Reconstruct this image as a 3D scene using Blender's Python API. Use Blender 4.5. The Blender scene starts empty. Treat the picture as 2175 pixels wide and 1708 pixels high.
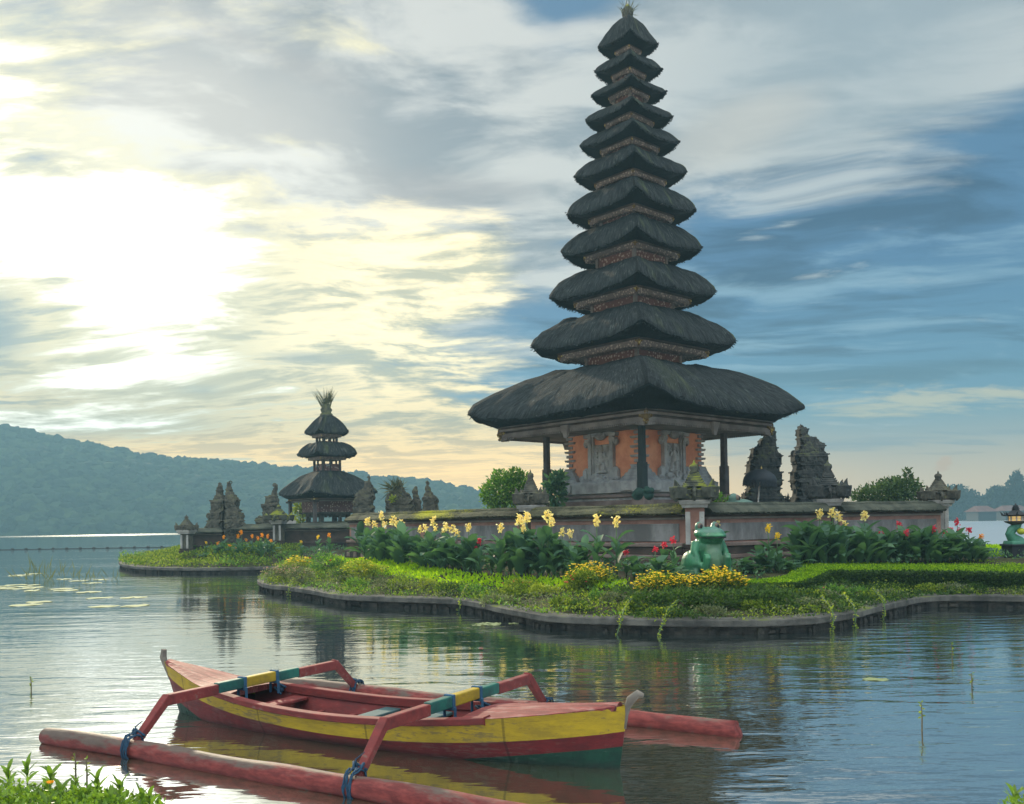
import bpy, bmesh, math, random
import numpy as np
from mathutils import Vector, Matrix, noise as mnoise
R = math.radians
random.seed(7)
NR = np.random.RandomState(11)
SC = bpy.context.scene
COL = SC.collection

# ------------------------------------------------------------------ camera
CAM_H = 1.8
F_PX, CX, HY, ROLL = 1933.0, 1087.5, 1110.0, R(0.93)   # photo measured on a 2175 x 1708 grid
cam_d = bpy.data.cameras.new('camera')
cam_d.sensor_width = 36.0
cam_d.lens = 36.0 * F_PX / 2175.0
cam_d.shift_y = (HY - 854.0) / 2175.0
cam_d.clip_start = 0.05
cam_d.clip_end = 5000
cam = bpy.data.objects.new('camera', cam_d)
COL.objects.link(cam)
_r = Vector((math.cos(ROLL), 0, -math.sin(ROLL)))
_u = Vector((math.sin(ROLL), 0, math.cos(ROLL)))
_b = Vector((0, -1, 0))
m = Matrix((_r, _u, _b)).transposed().to_4x4()
m.translation = (0, 0, CAM_H)
cam.matrix_world = m
SC.camera = cam

def ray(px, py):
    return _r * ((px - CX) / F_PX) + _u * ((HY - py) / F_PX) + Vector((0, 1, 0))
def PT(px, py, d):
    return ray(px, py) * d + Vector((0, 0, CAM_H))
def G(px, py, z=0.0):
    v = ray(px, py)
    return v * ((z - CAM_H) / v.z) + Vector((0, 0, CAM_H))

# ------------------------------------------------------------------ colour + node helpers
def lin(c):
    return c / 12.92 if c <= 0.04045 else ((c + 0.055) / 1.055) ** 2.4
def S(r, g, b):
    return (lin(r / 255), lin(g / 255), lin(b / 255))

class NT:
    def __init__(s, tree):
        s.t = tree; s.n = tree.nodes; s.l = tree.links
    def node(s, typ, **kw):
        n = s.n.new(typ)
        for k, v in kw.items(): setattr(n, k, v)
        return n
    def put(s, sock, v):
        if isinstance(v, (int, float)): sock.default_value = v
        elif isinstance(v, tuple):
            sock.default_value = v if len(sock.default_value) == len(v) else tuple(v) + (1.0,)
        else: s.l.new(v, sock)
    def m(s, op, a, b=0.0, c=0.0):
        n = s.node('ShaderNodeMath', operation=op)
        s.put(n.inputs[0], a); s.put(n.inputs[1], b); s.put(n.inputs[2], c)
        return n.outputs[0]
    def add(s, *a):
        r = a[0]
        for x in a[1:]: r = s.m('ADD', r, x)
        return r
    def mul(s, *a):
        r = a[0]
        for x in a[1:]: r = s.m('MULTIPLY', r, x)
        return r
    def sub(s, a, b): return s.m('SUBTRACT', a, b)
    def sat(s, a):
        n = s.node('ShaderNodeClamp'); s.put(n.inputs[0], a); return n.outputs[0]
    def sstep(s, x, lo, hi):
        n = s.node('ShaderNodeMapRange', interpolation_type='SMOOTHSTEP')
        s.put(n.inputs[0], x); s.put(n.inputs[1], lo); s.put(n.inputs[2], hi)
        return n.outputs[0]
    def mix(s, f, a, b, mode='MIX'):
        n = s.node('ShaderNodeMix', data_type='RGBA', blend_type=mode)
        s.put(n.inputs[0], f); s.put(n.inputs[6], a); s.put(n.inputs[7], b)
        return n.outputs[2]
    def noise(s, vec, scale, detail=4.0, rough=0.5, dist=0.0):
        n = s.node('ShaderNodeTexNoise')
        if vec is not None: s.l.new(vec, n.inputs['Vector'])
        n.inputs['Scale'].default_value = scale; n.inputs['Detail'].default_value = detail
        n.inputs['Roughness'].default_value = rough; n.inputs['Distortion'].default_value = dist
        return n.outputs[0]
    def xyz(s, x, y, z):
        n = s.node('ShaderNodeCombineXYZ')
        s.put(n.inputs[0], x); s.put(n.inputs[1], y); s.put(n.inputs[2], z)
        return n.outputs[0]
    def sep(s, v):
        n = s.node('ShaderNodeSeparateXYZ'); s.l.new(v, n.inputs[0]); return n.outputs
    def mapping(s, vec, scale=(1, 1, 1), rot=(0, 0, 0), loc=(0, 0, 0)):
        n = s.node('ShaderNodeMapping')
        s.l.new(vec, n.inputs[0]); n.inputs[1].default_value = loc; n.inputs[2].default_value = rot; n.inputs[3].default_value = scale
        return n.outputs[0]
    def ramp(s, f, stops):
        n = s.node('ShaderNodeValToRGB'); s.put(n.inputs[0], f)
        e = n.color_ramp.elements
        while len(e) < len(stops): e.new(0.5)
        for q, (p, c) in zip(e, stops):
            q.position = p; q.color = tuple(c) + (1.0,)
        return n.outputs[0]
    def bump(s, h, strength=0.4, dist=0.02):
        n = s.node('ShaderNodeBump'); s.l.new(h, n.inputs['Height'])
        n.inputs['Strength'].default_value = strength; n.inputs['Distance'].default_value = dist
        return n.outputs[0]

# ------------------------------------------------------------------ world: Nishita sky behind broken evening cloud
SUN_AZ, SUN_EL = R(-24.0), R(19.5)
SUN_V = Vector((math.sin(SUN_AZ) * math.cos(SUN_EL), math.cos(SUN_AZ) * math.cos(SUN_EL), math.sin(SUN_EL)))
world = bpy.data.worlds.new('World')
SC.world = world
world.use_nodes = True
W = NT(world.node_tree)
W.n.clear()
BG_STRENGTH = 0.1
def build_world():
    tc = W.node('ShaderNodeTexCoord').outputs['Generated']
    nrm = W.node('ShaderNodeVectorMath', operation='NORMALIZE'); W.l.new(tc, nrm.inputs[0])
    d = nrm.outputs[0]
    x, y, z = W.sep(d)
    az = W.mul(W.m('ARCTAN2', x, y), 57.2958)
    el = W.mul(W.m('ARCSINE', z), 57.2958)
    sky = W.node('ShaderNodeTexSky', sky_type='NISHITA')
    sky.sun_disc = False
    sky.sun_elevation = SUN_EL; sky.sun_rotation = SUN_AZ
    sky.air_density = 1.0; sky.dust_density = 0.6; sky.ozone_density = 2.0
    zc = W.add(W.m('MAXIMUM', z, 0.0), 0.13)
    pl = W.xyz(W.m('DIVIDE', x, zc), W.m('DIVIDE', y, zc), 0.0)
    warp = W.noise(W.mapping(pl, (0.8, 0.8, 1), loc=(3, 1, 0)), 1.0, 3.0)
    pw = W.node('ShaderNodeVectorMath', operation='ADD'); W.l.new(pl, pw.inputs[0])
    W.l.new(W.xyz(W.mul(W.sub(warp, 0.5), 0.9), W.mul(W.sub(warp, 0.5), -0.6), 0.0), pw.inputs[1])
    pv_ = pw.outputs[0]
    n_big = W.noise(W.mapping(pv_, (1.9, 2.7, 1), rot=(0, 0, 0.35), loc=(1.7, 4.2, 0)), 1.0, 8.0, 0.56)
    n_str = W.noise(W.mapping(pv_, (2.0, 5.0, 1), rot=(0, 0, -0.10), loc=(7.1, 2.2, 0)), 1.0, 7.0, 0.56)
    n_dia = W.noise(W.mapping(pv_, (2.1, 5.0, 1), rot=(0, 0, 0.75), loc=(2.1, 5.2, 0)), 1.0, 7.0, 0.55)
    n_fine = W.noise(W.mapping(pv_, (7.0, 12.0, 1), rot=(0, 0, 0.2)), 1.0, 6.0, 0.6)
    def c10(c, k=1.0): return tuple(v * k / BG_STRENGTH for v in c)
    def lobe(a0, e0, sa, se, tilt=0.0):
        da, de = W.sub(az, a0), W.sub(el, e0)
        c, s_ = math.cos(R(tilt)), math.sin(R(tilt))
        p = W.m('DIVIDE', W.add(W.mul(da, c), W.mul(de, s_)), sa)
        q = W.m('DIVIDE', W.add(W.mul(da, -s_), W.mul(de, c)), se)
        return W.m('EXPONENT', W.mul(W.add(W.mul(p, p), W.mul(q, q)), -1.0))
    def cen(n, k): return W.mul(W.sub(n, 0.5), k)
    # clear air: graded teal blue with the Nishita sky laid in
    hsv = W.node('ShaderNodeHueSaturation'); W.l.new(sky.outputs[0], hsv.inputs['Color'])
    hsv.inputs['Saturation'].default_value = 1.1
    blue = W.ramp(W.m('DIVIDE', el, 40.0), [(0.0, S(196, 190, 168)), (0.05, S(190, 190, 170)), (0.12, S(118, 168, 188)),
                                            (0.21, S(88, 152, 188)), (0.38, S(74, 128, 172)), (0.60, S(106, 146, 176)), (1.0, S(140, 164, 184))])
    blue = W.mix(1.0, blue, c10((.82, .92, 1.0), 0.86), 'MULTIPLY')
    col = W.mix(0.18, blue, W.mix(1.0, hsv.outputs[0], (0.75, 0.85, 1.0), 'MULTIPLY'))
    def layer(col, color, shape, lo, hi, op=1.0):
        return W.mix(W.mul(W.sstep(shape, lo, hi), op), col, color)
    # slate streaks and lighter wisps in the blue
    bl = W.add(lobe(20, 15, 17, 5.5, 4), W.mul(lobe(0, 11, 8, 2.5), 0.6))
    col = layer(col, c10(S(38, 74, 112)), W.add(W.mul(bl, 0.55), cen(n_str, 2.6), cen(n_fine, .5)), 0.15, 0.85, 0.85)
    col = layer(col, c10(S(150, 186, 208)), W.add(W.mul(lobe(14, 12, 22, 6), .35), cen(n_dia, 2.2), cen(n_str, -1.6)), 0.22, 0.8, 0.75)
    col = layer(col, c10(S(66, 108, 138)), W.add(W.mul(W.add(lobe(24, 8.2, 9, .9), lobe(12, 8.6, 6, .5)), .8), cen(n_str, 1.2)), 0.3, 0.8, 0.8)
    # the deck: grey-cream cloud over the upper half
    deck = W.add(lobe(-14, 26, 21, 13), W.mul(lobe(-6, 18.5, 10, 5.5, -8), 1.0), W.mul(lobe(13, 27, 19, 6.2, 14), 1.05), W.mul(lobe(25, 24, 12, 5, 10), .65), W.mul(W.sstep(el, 30, 44), .8),
                 W.mul(lobe(3.5, 29, 4.5, 4.5), -0.75), W.mul(W.sstep(y, .3, -.2), .4))
    dshape = W.add(deck, cen(n_big, 1.9), cen(n_dia, 1.1))
    dtone = W.sstep(W.add(n_big, cen(n_dia, 1.0), cen(n_fine, .35)), 0.36, 0.66)
    dcol = W.mix(dtone, S(160, 169, 176), S(232, 232, 226))
    dcol = W.mix(W.mul(lobe(22, 26, 14, 8), .75), dcol, S(170, 186, 194))
    dcol = W.mix(W.sstep(W.add(lobe(-18, 20, 17, 12), cen(n_big, .5)), .35, .95), dcol, W.mix(dtone, S(212, 210, 206), S(255, 253, 244)))
    col = layer(col, W.mix(1.0, dcol, c10((1, 1, 1)), 'MULTIPLY'), dshape, 0.22, 0.85, 0.96)
    # darker lilac belly of the deck, white torn wisps
    col = layer(col, c10(S(182, 181, 182)), W.add(W.mul(lobe(-5, 20.3, 9, 1.8, -3), .95), W.mul(lobe(-14, 26.5, 9, 1.2, -14), .75), cen(n_str, .9), cen(n_big, .6)), 0.35, 0.95, 0.75)
    col = layer(col, c10(S(232, 232, 228)), W.add(W.mul(lobe(-4.5, 25.5, 5, 2.6, 25), .7), cen(n_dia, 2.2), cen(n_fine, .7)), 0.45, 1.1, 0.7)
    col = layer(col, c10(S(214, 212, 204)), W.add(W.mul(lobe(13.5, 22.2, 7.5, 2.2, 14), .9), cen(n_big, .8)), 0.3, 0.9, 0.7)
    col = layer(col, c10(S(196, 206, 210)), W.add(W.mul(W.add(lobe(21.2, 19.7, 2.6, .9, 8), lobe(16.2, 16.9, 4.2, .8, 14), lobe(19, 14.2, 4, .5, 8)), .8), cen(n_fine, 2.6), cen(n_dia, 1.6)), 0.55, 1.3, 0.75)
    # broken warm cloud between the deck and the horizon, under the sun
    warm = W.add(W.mul(lobe(-18, 9, 19, 8.5), 1.0), W.mul(lobe(-7, 15.5, 9, 2.6, 6), .75), W.mul(lobe(-2, 4.2, 14, 2.6), .55))
    wt = W.sstep(W.add(n_str, cen(n_fine, .6), cen(n_big, .5)), 0.36, 0.62)
    wcol = W.mix(wt, S(222, 218, 186), tuple(v * 1.9 for v in S(255, 236, 186)))
    wcol = W.mix(W.sstep(el, 11.0, 4.0), wcol, W.mix(wt, S(240, 208, 146), tuple(v * 2.1 for v in S(255, 216, 138))))
    col = layer(col, W.mix(1.0, wcol, c10((1, 1, 1)), 'MULTIPLY'), W.add(warm, cen(n_str, 1.3), cen(n_fine, .6), W.mul(W.sstep(az, -2, 9), W.sstep(el, 4, 8), -.7)), 0.22, 0.72, 0.95)
    col = layer(col, c10(S(146, 168, 180)), W.add(W.mul(W.add(lobe(-30.5, 11, 4.2, 3.6), W.mul(lobe(-19, 8.2, 3.0, .7), .9), W.mul(lobe(-12.5, 10.2, 5, .7), .8)), 1.0), cen(n_str, 1.2), cen(n_fine, .4)), 0.42, 0.95, 0.9)
    # long warm bars low on the right and along the horizon
    col = layer(col, c10(S(232, 222, 186)), W.add(W.mul(lobe(24, 6.6, 11, 1.0, -1), .85), W.mul(lobe(4, 5.6, 9, .6), .5), cen(n_str, 1.8), cen(n_fine, .9)), 0.36, 0.95, 0.95)
    hz_ = W.sstep(el, 7.0, 1.0)
    col = W.mix(W.mul(hz_, .8), col, W.mix(W.sstep(az, 4, 24), c10((2.7, 1.62, .50)), c10((1.35, .92, .50))))
    col = layer(col, c10(S(160, 172, 180)), W.add(W.mul(lobe(22, 4.4, 14, .8), .6), cen(n_str, 2.0)), 0.3, 0.8, 0.75)
    col = layer(col, c10(S(252, 200, 150)), W.add(lobe(25.4, 2.9, .8, .55, 40), cen(n_fine, .9)), 0.5, 0.9, 0.8)
    # the veiled sun: burnt-out core with torn lower half
    core = W.add(W.mul(lobe(-25.5, 17.2, 10.5, 3.1, -4), 1.15), W.mul(lobe(-21.5, 12.6, 5.5, 3.2), .98), W.mul(lobe(-22, 8.4, 9, 1.6), .60), W.mul(lobe(-31, 23.5, 7, 2.2, -8), .55), W.mul(lobe(-35, 28.5, 6, 4), 1.0), W.mul(lobe(-26, 6.0, 8, .8), .8),
                 cen(n_str, 1.9), cen(n_fine, 1.0), cen(n_big, .9))
    core = W.sub(core, W.mul(W.sstep(az, -12, 2), 1.1))
    col = layer(col, c10(S(255, 247, 208), 1.02), core, 0.02, 0.66, 0.92)
    cm = W.sstep(core, 0.42, 1.15)
    col = W.mix(cm, col, c10((1.0, .97, .86), SUNGLOW))
    halo = W.mul(W.add(lobe(-22, 14.5, 15, 10), W.mul(lobe(-28, 27, 12, 7), .8)), .22)
    col = W.mix(1.0, col, W.mix(1.0, c10((1.0, .93, .70)), W.xyz(halo, halo, halo), 'MULTIPLY'), 'ADD')
    # sky boosted overhead and behind the viewer: unseen fill added to brighten foreground
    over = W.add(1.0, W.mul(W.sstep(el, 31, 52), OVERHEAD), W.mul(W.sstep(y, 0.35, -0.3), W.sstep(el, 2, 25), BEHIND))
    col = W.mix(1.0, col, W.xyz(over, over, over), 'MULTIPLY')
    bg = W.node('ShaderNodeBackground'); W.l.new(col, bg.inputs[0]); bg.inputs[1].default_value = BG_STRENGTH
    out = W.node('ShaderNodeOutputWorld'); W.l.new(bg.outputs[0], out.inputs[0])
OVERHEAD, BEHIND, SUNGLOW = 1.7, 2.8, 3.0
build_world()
world.cycles.sampling_method = 'MANUAL'
world.cycles.sample_map_resolution = 1024

sun_d = bpy.data.lights.new('sun', 'SUN')
sun_d.energy = 5.0; sun_d.angle = R(1.5); sun_d.color = (1.0, 0.86, 0.62)
sun = bpy.data.objects.new('sun', sun_d); COL.objects.link(sun)
sun.rotation_euler = SUN_V.to_track_quat('Z', 'Y').to_euler()
sun.location = (-40, 60, 60)

SC.view_settings.view_transform = 'Standard'
SC.view_settings.look = 'None'
SC.view_settings.exposure = 0.0
SC.view_settings.gamma = 1.0
SC.view_settings.use_curve_mapping = False
SC.render.engine = 'CYCLES'
SC.cycles.max_bounces = 6
SC.cycles.diffuse_bounces = 2
SC.cycles.glossy_bounces = 3
SC.cycles.transmission_bounces = 3
SC.cycles.volume_bounces = 0
SC.cycles.sample_clamp_indirect = 4.0
SC.cycles.sample_clamp_direct = 12.0
SC.cycles.use_denoising = True

# ------------------------------------------------------------------ materials
MATS = {}
def mat(name, fn):
    if name in MATS: return MATS[name]
    mm = bpy.data.materials.new(name); mm.use_nodes = True
    t = NT(mm.node_tree); t.n.clear()
    out = t.node('ShaderNodeOutputMaterial')
    sh = fn(t)
    t.l.new(sh, out.inputs[0])
    MATS[name] = mm
    return mm
def prin(t, col, rough=0.7, normal=None, spec=0.4, metal=0.0, **kw):
    p = t.node('ShaderNodeBsdfPrincipled')
    t.put(p.inputs['Base Color'], col); t.put(p.inputs['Roughness'], rough)
    p.inputs['Specular IOR Level'].default_value = spec; p.inputs['Metallic'].default_value = metal
    if normal is not None: t.l.new(normal, p.inputs['Normal'])
    for k, v in kw.items(): t.put(p.inputs[k], v)
    return p.outputs[0]
def obj_co(t): return t.node('ShaderNodeTexCoord').outputs['Object']
def geo(t): return t.node('ShaderNodeNewGeometry').outputs

def m_stone(dark, light, moss=0.0, scale=6.0, bump=0.5, mosscol=(0.10, 0.12, 0.02)):
    def f(t):
        co = obj_co(t)
        n1 = t.noise(co, scale, 6, 0.6); n2 = t.noise(co, scale * 0.23, 4, 0.6); n3 = t.noise(co, scale * 4, 4, 0.6)
        c = t.mix(t.sstep(t.add(t.mul(n1, 0.6), t.mul(n2, 0.4)), 0.36, 0.64), dark, light)
        c = t.mix(t.mul(t.sstep(n3, 0.55, 0.75), 0.45), c, tuple(v * 0.45 for v in dark))
        if moss > 0:
            nz = t.sep(geo(t)['Normal'])[2]
            k = t.mul(t.sstep(nz, -0.1, 0.7), t.sstep(t.add(n2, t.mul(n1, 0.5)), 0.95 - moss * 0.5, 1.1 - moss * 0.5))
            c = t.mix(k, c, mosscol)
        return prin(t, c, 0.9, t.bump(t.add(t.mul(n1, 0.6), t.mul(n3, 0.4)), bump, 0.05), 0.2)
    return f
M_GATE = mat('dark_volcanic_stone', m_stone((0.022, 0.025, 0.025), (0.075, 0.078, 0.072), 0.30))
M_GATE2 = mat('weathered_volcanic_stone', m_stone((0.038, 0.038, 0.030), (0.125, 0.115, 0.088), 0.40, mosscol=(0.085, 0.09, 0.025)))
M_CAP = mat('mossy_carved_stone', m_stone((0.030, 0.033, 0.026), (0.11, 0.112, 0.09), 0.56, mosscol=(0.17, 0.19, 0.012)))
M_GREY = mat('pale_grey_paras_stone', m_stone((0.25, 0.24, 0.225), (0.47, 0.455, 0.42), 0.0, 3.0, 0.25))
M_PLINTH = mat('rosy_plinth_stone', m_stone((0.13, 0.088, 0.072), (0.25, 0.19, 0.165), 0.2, 2.5, 0.35))
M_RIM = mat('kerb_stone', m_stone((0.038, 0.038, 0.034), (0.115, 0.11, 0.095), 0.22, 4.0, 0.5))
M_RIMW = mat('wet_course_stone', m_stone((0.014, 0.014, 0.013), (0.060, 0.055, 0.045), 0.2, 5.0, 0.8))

def m_thatch(t):
    uv = t.node('ShaderNodeTexCoord').outputs['UV']; co = obj_co(t)
    st = t.noise(t.mapping(uv, (11, 0.8, 1)), 4.0, 8, 0.7)
    st2 = t.noise(t.mapping(uv, (34, 1.8, 1)), 4.0, 5, 0.65)
    cl = t.noise(t.mapping(uv, (5, 2.2, 1)), 3.0, 5, 0.65)
    n = t.noise(co, 0.7, 5, 0.6); n5 = t.noise(co, 2.6, 5, 0.65)
    c = t.mix(t.sstep(t.add(t.mul(st, 0.6), t.mul(st2, 0.4)), 0.36, 0.66), (0.010, 0.013, 0.014), (0.052, 0.060, 0.060))
    c = t.mix(t.mul(t.sstep(n5, 0.46, 0.66), 0.7), c, (0.020, 0.026, 0.025)); c = t.mix(t.mul(t.sstep(cl, 0.52, 0.70), 0.6), c, (0.008, 0.011, 0.012))
    nr = t.sep(t.node('ShaderNodeTexCoord').outputs['Normal'])
    moss = t.mul(t.sstep(t.add(n, t.mul(st, 0.6), t.mul(cl, .3)), 0.66, 0.92), t.sstep(nr[0], 0.0, 0.35), t.sstep(nr[2], 0.10, 0.5))
    c = t.mix(t.mul(moss, 0.9), c, t.mix(st2, (0.045, 0.065, 0.022), (0.17, 0.20, 0.085)))
    lich = t.mul(t.sstep(t.add(st2, t.mul(n5, 0.5)), 0.80, 0.94), t.sstep(nr[2], 0.05, 0.4))
    c = t.mix(t.mul(lich, 0.5), c, (0.15, 0.17, 0.155))
    return prin(t, c, 0.9, t.bump(t.add(t.mul(st, 1.2), t.mul(st2, 0.8), t.mul(cl, .8)), 1.0, 0.12), 0.12)
M_THATCH = mat('black_palm_fibre_thatch', m_thatch)
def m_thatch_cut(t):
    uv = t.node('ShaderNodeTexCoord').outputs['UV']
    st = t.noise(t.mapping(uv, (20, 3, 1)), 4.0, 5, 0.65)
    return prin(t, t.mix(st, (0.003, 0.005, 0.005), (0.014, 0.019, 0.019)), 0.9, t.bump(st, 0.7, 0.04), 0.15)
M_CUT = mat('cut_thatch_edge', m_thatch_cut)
def m_carved_wood(base, hi, sc=9.0):
    def f(t):
        co = obj_co(t)
        v = t.node('ShaderNodeTexVoronoi'); t.l.new(co, v.inputs[0]); v.inputs['Scale'].default_value = sc
        n = t.noise(co, 14, 4, 0.6)
        k = t.sstep(t.add(v.outputs[0], t.mul(n, 0.3)), 0.30, 0.62)
        return prin(t, t.mix(k, hi, base), 0.6, t.bump(v.outputs[0], 0.6, 0.03), 0.3)
    return f
M_FASC = mat('carved_eave_wood', m_carved_wood((0.17, 0.135, 0.115), (0.46, 0.36, 0.28), 11))
M_FPLAIN = mat('weathered_eave_board', m_stone((0.15, 0.125, 0.11), (0.27, 0.235, 0.205), 0, 2.0, 0.15))
M_FDARK = mat('dark_eave_board', m_stone((0.05, 0.038, 0.032), (0.10, 0.078, 0.065), 0, 2.0, 0.15))
M_BODY = mat('carved_red_gold_panel', m_carved_wood((0.16, 0.075, 0.06), (0.44, 0.33, 0.26), 9))
M_GOLD = mat('gilded_carving', m_carved_wood((0.16, 0.10, 0.03), (0.55, 0.42, 0.13), 8))
def m_paint(base, dark, rough=0.55, wear=0.0, wearcol=(0.3, 0.28, 0.24), sc=4.0, spec=0.4, stretch=(1, 1, 1)):
    def f(t):
        co = t.mapping(obj_co(t), stretch)
        n = t.noise(co, sc, 6, 0.65); n2 = t.noise(co, sc * 5, 5, 0.6); n0 = t.noise(co, sc * 0.3, 3)
        c = t.mix(t.sstep(t.add(t.mul(n, 0.7), t.mul(n2, 0.3)), 0.35, 0.65), dark, base)
        if wear > 0:
            k = t.sstep(t.add(t.mul(n, 0.55), t.mul(n2, 0.35), t.mul(n0, 0.25)), 0.78 - wear * 0.3, 0.86 - wear * 0.3)
            c = t.mix(t.mul(k, 0.85), c, wearcol)
        return prin(t, c, t.add(rough, t.mul(n2, 0.25)), t.bump(t.add(n2, n), 0.25, 0.01), spec)
    return f
def m_orange(t):
    co = obj_co(t)
    n = t.noise(co, 1.1, 5, 0.65); n2 = t.noise(co, 9, 5, 0.6)
    c = t.mix(t.sstep(n, 0.35, 0.65), (0.66, 0.24, 0.125), (0.84, 0.37, 0.20))
    c = t.mix(t.mul(t.sstep(n2, 0.55, 0.8), 0.4), c, (0.36, 0.14, 0.085))
    return prin(t, c, 0.8, t.bump(n2, 0.15, 0.01), 0.2)
M_ORANGE = mat('orange_limewash', m_orange)
M_POST = mat('black_green_post', m_paint((0.020, 0.034, 0.030), (0.010, 0.017, 0.016), 0.4))
M_POST2 = mat('brown_timber_post', m_paint((0.10, 0.085, 0.075), (0.05, 0.042, 0.038), 0.6))
def m_wallpanel(t):
    co = obj_co(t)
    n = t.noise(t.mapping(co, (0.6, 0.6, 0.25)), 2.5, 6, 0.65); n2 = t.noise(co, 11, 5, 0.6)
    c = t.mix(t.sstep(n, 0.35, 0.68), (0.12, 0.115, 0.11), (0.28, 0.27, 0.26))
    return prin(t, t.mix(t.mul(t.sstep(n2, 0.5, 0.8), 0.5), c, (0.16, 0.14, 0.125)), 0.85, t.bump(n2, 0.2, 0.02), 0.2)
M_WPANEL = mat('grey_wall_panel', m_wallpanel)
M_WROSE = mat('rose_wall_frame', m_stone((0.20, 0.10, 0.075), (0.36, 0.20, 0.155), 0.1, 2.2, 0.3))
M_WBASE = mat('stained_brown_base', m_stone((0.032, 0.024, 0.020), (0.095, 0.068, 0.054), 0.22, 2.2, 0.4))
def m_coping(t):
    co = obj_co(t)
    n = t.noise(co, 2.6, 6, 0.65); n2 = t.noise(co, 17, 5, 0.6); n0 = t.noise(t.mapping(co, (0.35, 1, 1), loc=(2.3, 0, 0)), 1.0, 3)
    c = t.mix(t.sstep(n, 0.35, 0.65), (0.032, 0.032, 0.020), (0.095, 0.092, 0.055))
    c = t.mix(t.sstep(t.add(t.mul(n0, 0.9), t.mul(n2, 0.35)), 0.62, 0.80), c, (0.30, 0.29, 0.012))
    return prin(t, c, 0.95, t.bump(t.add(n, n2), 0.7, 0.05), 0.1)
M_COPE = mat('mossy_wall_coping', m_coping)
M_COPE2 = mat('dark_wall_coping', m_stone((0.035, 0.040, 0.030), (0.095, 0.10, 0.072), 0.25, 3.0, 0.7, (0.09, 0.10, 0.02)))

def m_leaf(c0, c1, c2, trans=0.4, gloss=0.35, rough=0.45):
    def f(t):
        g = geo(t); n = t.noise(g['Position'], 0.9, 3)
        c = t.ramp(t.add(t.mul(g['Random Per Island'], 0.72), t.mul(n, 0.28)), [(0.08, c0), (0.5, c1), (0.92, c2)])
        p = prin(t, c, rough, None, gloss)
        tr = t.node('ShaderNodeBsdfTranslucent'); t.l.new(t.mix(1.0, c, (1.5, 1.5, 0.7), 'MULTIPLY'), tr.inputs[0])
        mx = t.node('ShaderNodeMixShader'); mx.inputs[0].default_value = trans
        t.l.new(p, mx.inputs[1]); t.l.new(tr.outputs[0], mx.inputs[2])
        return mx.outputs[0]
    return f
M_CANNA = mat('canna_leaf', m_leaf((0.040, 0.100, 0.062), (0.075, 0.165, 0.088), (0.125, 0.235, 0.10), 0.38, 0.3, 0.58))
M_GRASS = mat('lawn_grass', m_leaf((0.18, 0.34, 0.004), (0.31, 0.50, 0.006), (0.46, 0.62, 0.010), 0.5, 0.1, 0.75))
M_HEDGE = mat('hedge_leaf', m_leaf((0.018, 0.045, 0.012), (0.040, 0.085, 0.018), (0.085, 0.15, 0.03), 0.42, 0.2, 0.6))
M_COVER = mat('ground_cover_leaf', m_leaf((0.035, 0.070, 0.010), (0.12, 0.19, 0.020), (0.29, 0.34, 0.045), 0.48, 0.15, 0.65))
M_COVER2 = mat('grey_green_leaf', m_leaf((0.07, 0.09, 0.05), (0.14, 0.17, 0.085), (0.23, 0.25, 0.14), 0.35, 0.2, 0.6))
M_BUSH = mat('fresh_bush_leaf', m_leaf((0.04, 0.10, 0.020), (0.10, 0.22, 0.034), (0.22, 0.36, 0.05), 0.45, 0.25, 0.55))
M_BANK = mat('bank_plant_leaf', m_leaf((0.07, 0.12, 0.020), (0.14, 0.25, 0.028), (0.24, 0.38, 0.05), 0.45, 0.35, 0.42))
M_YLEAF = mat('yellow_green_leaf', m_leaf((0.13, 0.20, 0.02), (0.24, 0.30, 0.03), (0.36, 0.40, 0.04), 0.45, 0.3, 0.5))
M_DRY = mat('dry_stem', m_paint((0.16, 0.13, 0.07), (0.07, 0.06, 0.03), 0.8))
M_STEM = mat('green_stem', m_paint((0.07, 0.13, 0.04), (0.04, 0.08, 0.03), 0.6))
def m_petal(c0, c1):
    return m_leaf(c0, tuple((a + b) / 2 for a, b in zip(c0, c1)), c1, 0.4, 0.2, 0.5)
M_CREAM = mat('cream_petal', m_petal((0.80, 0.58, 0.20), (0.92, 0.84, 0.48)))
M_YEL = mat('yellow_petal', m_petal((0.80, 0.50, 0.02), (0.86, 0.66, 0.06)))
M_ORA = mat('orange_petal', m_petal((0.80, 0.25, 0.01), (0.86, 0.44, 0.02)))
M_RED = mat('red_petal', m_petal((0.52, 0.012, 0.05), (0.72, 0.05, 0.10)))
M_PINK = mat('dusty_pink_petal', m_petal((0.42, 0.20, 0.20), (0.55, 0.36, 0.33)))
def m_soil(t):
    co = obj_co(t)
    n = t.noise(co, 0.8, 6, 0.6); n2 = t.noise(co, 9, 6, 0.65)
    c = t.mix(t.sstep(n, 0.4, 0.62), (0.030, 0.024, 0.016), (0.062, 0.058, 0.026))
    c = t.mix(t.mul(t.sstep(n2, 0.45, 0.7), 0.7), c, (0.050, 0.075, 0.016))
    return prin(t, c, 0.95, t.bump(n2, 0.6, 0.05), 0.1)
M_SOIL = mat('dark_garden_soil', m_soil)
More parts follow.
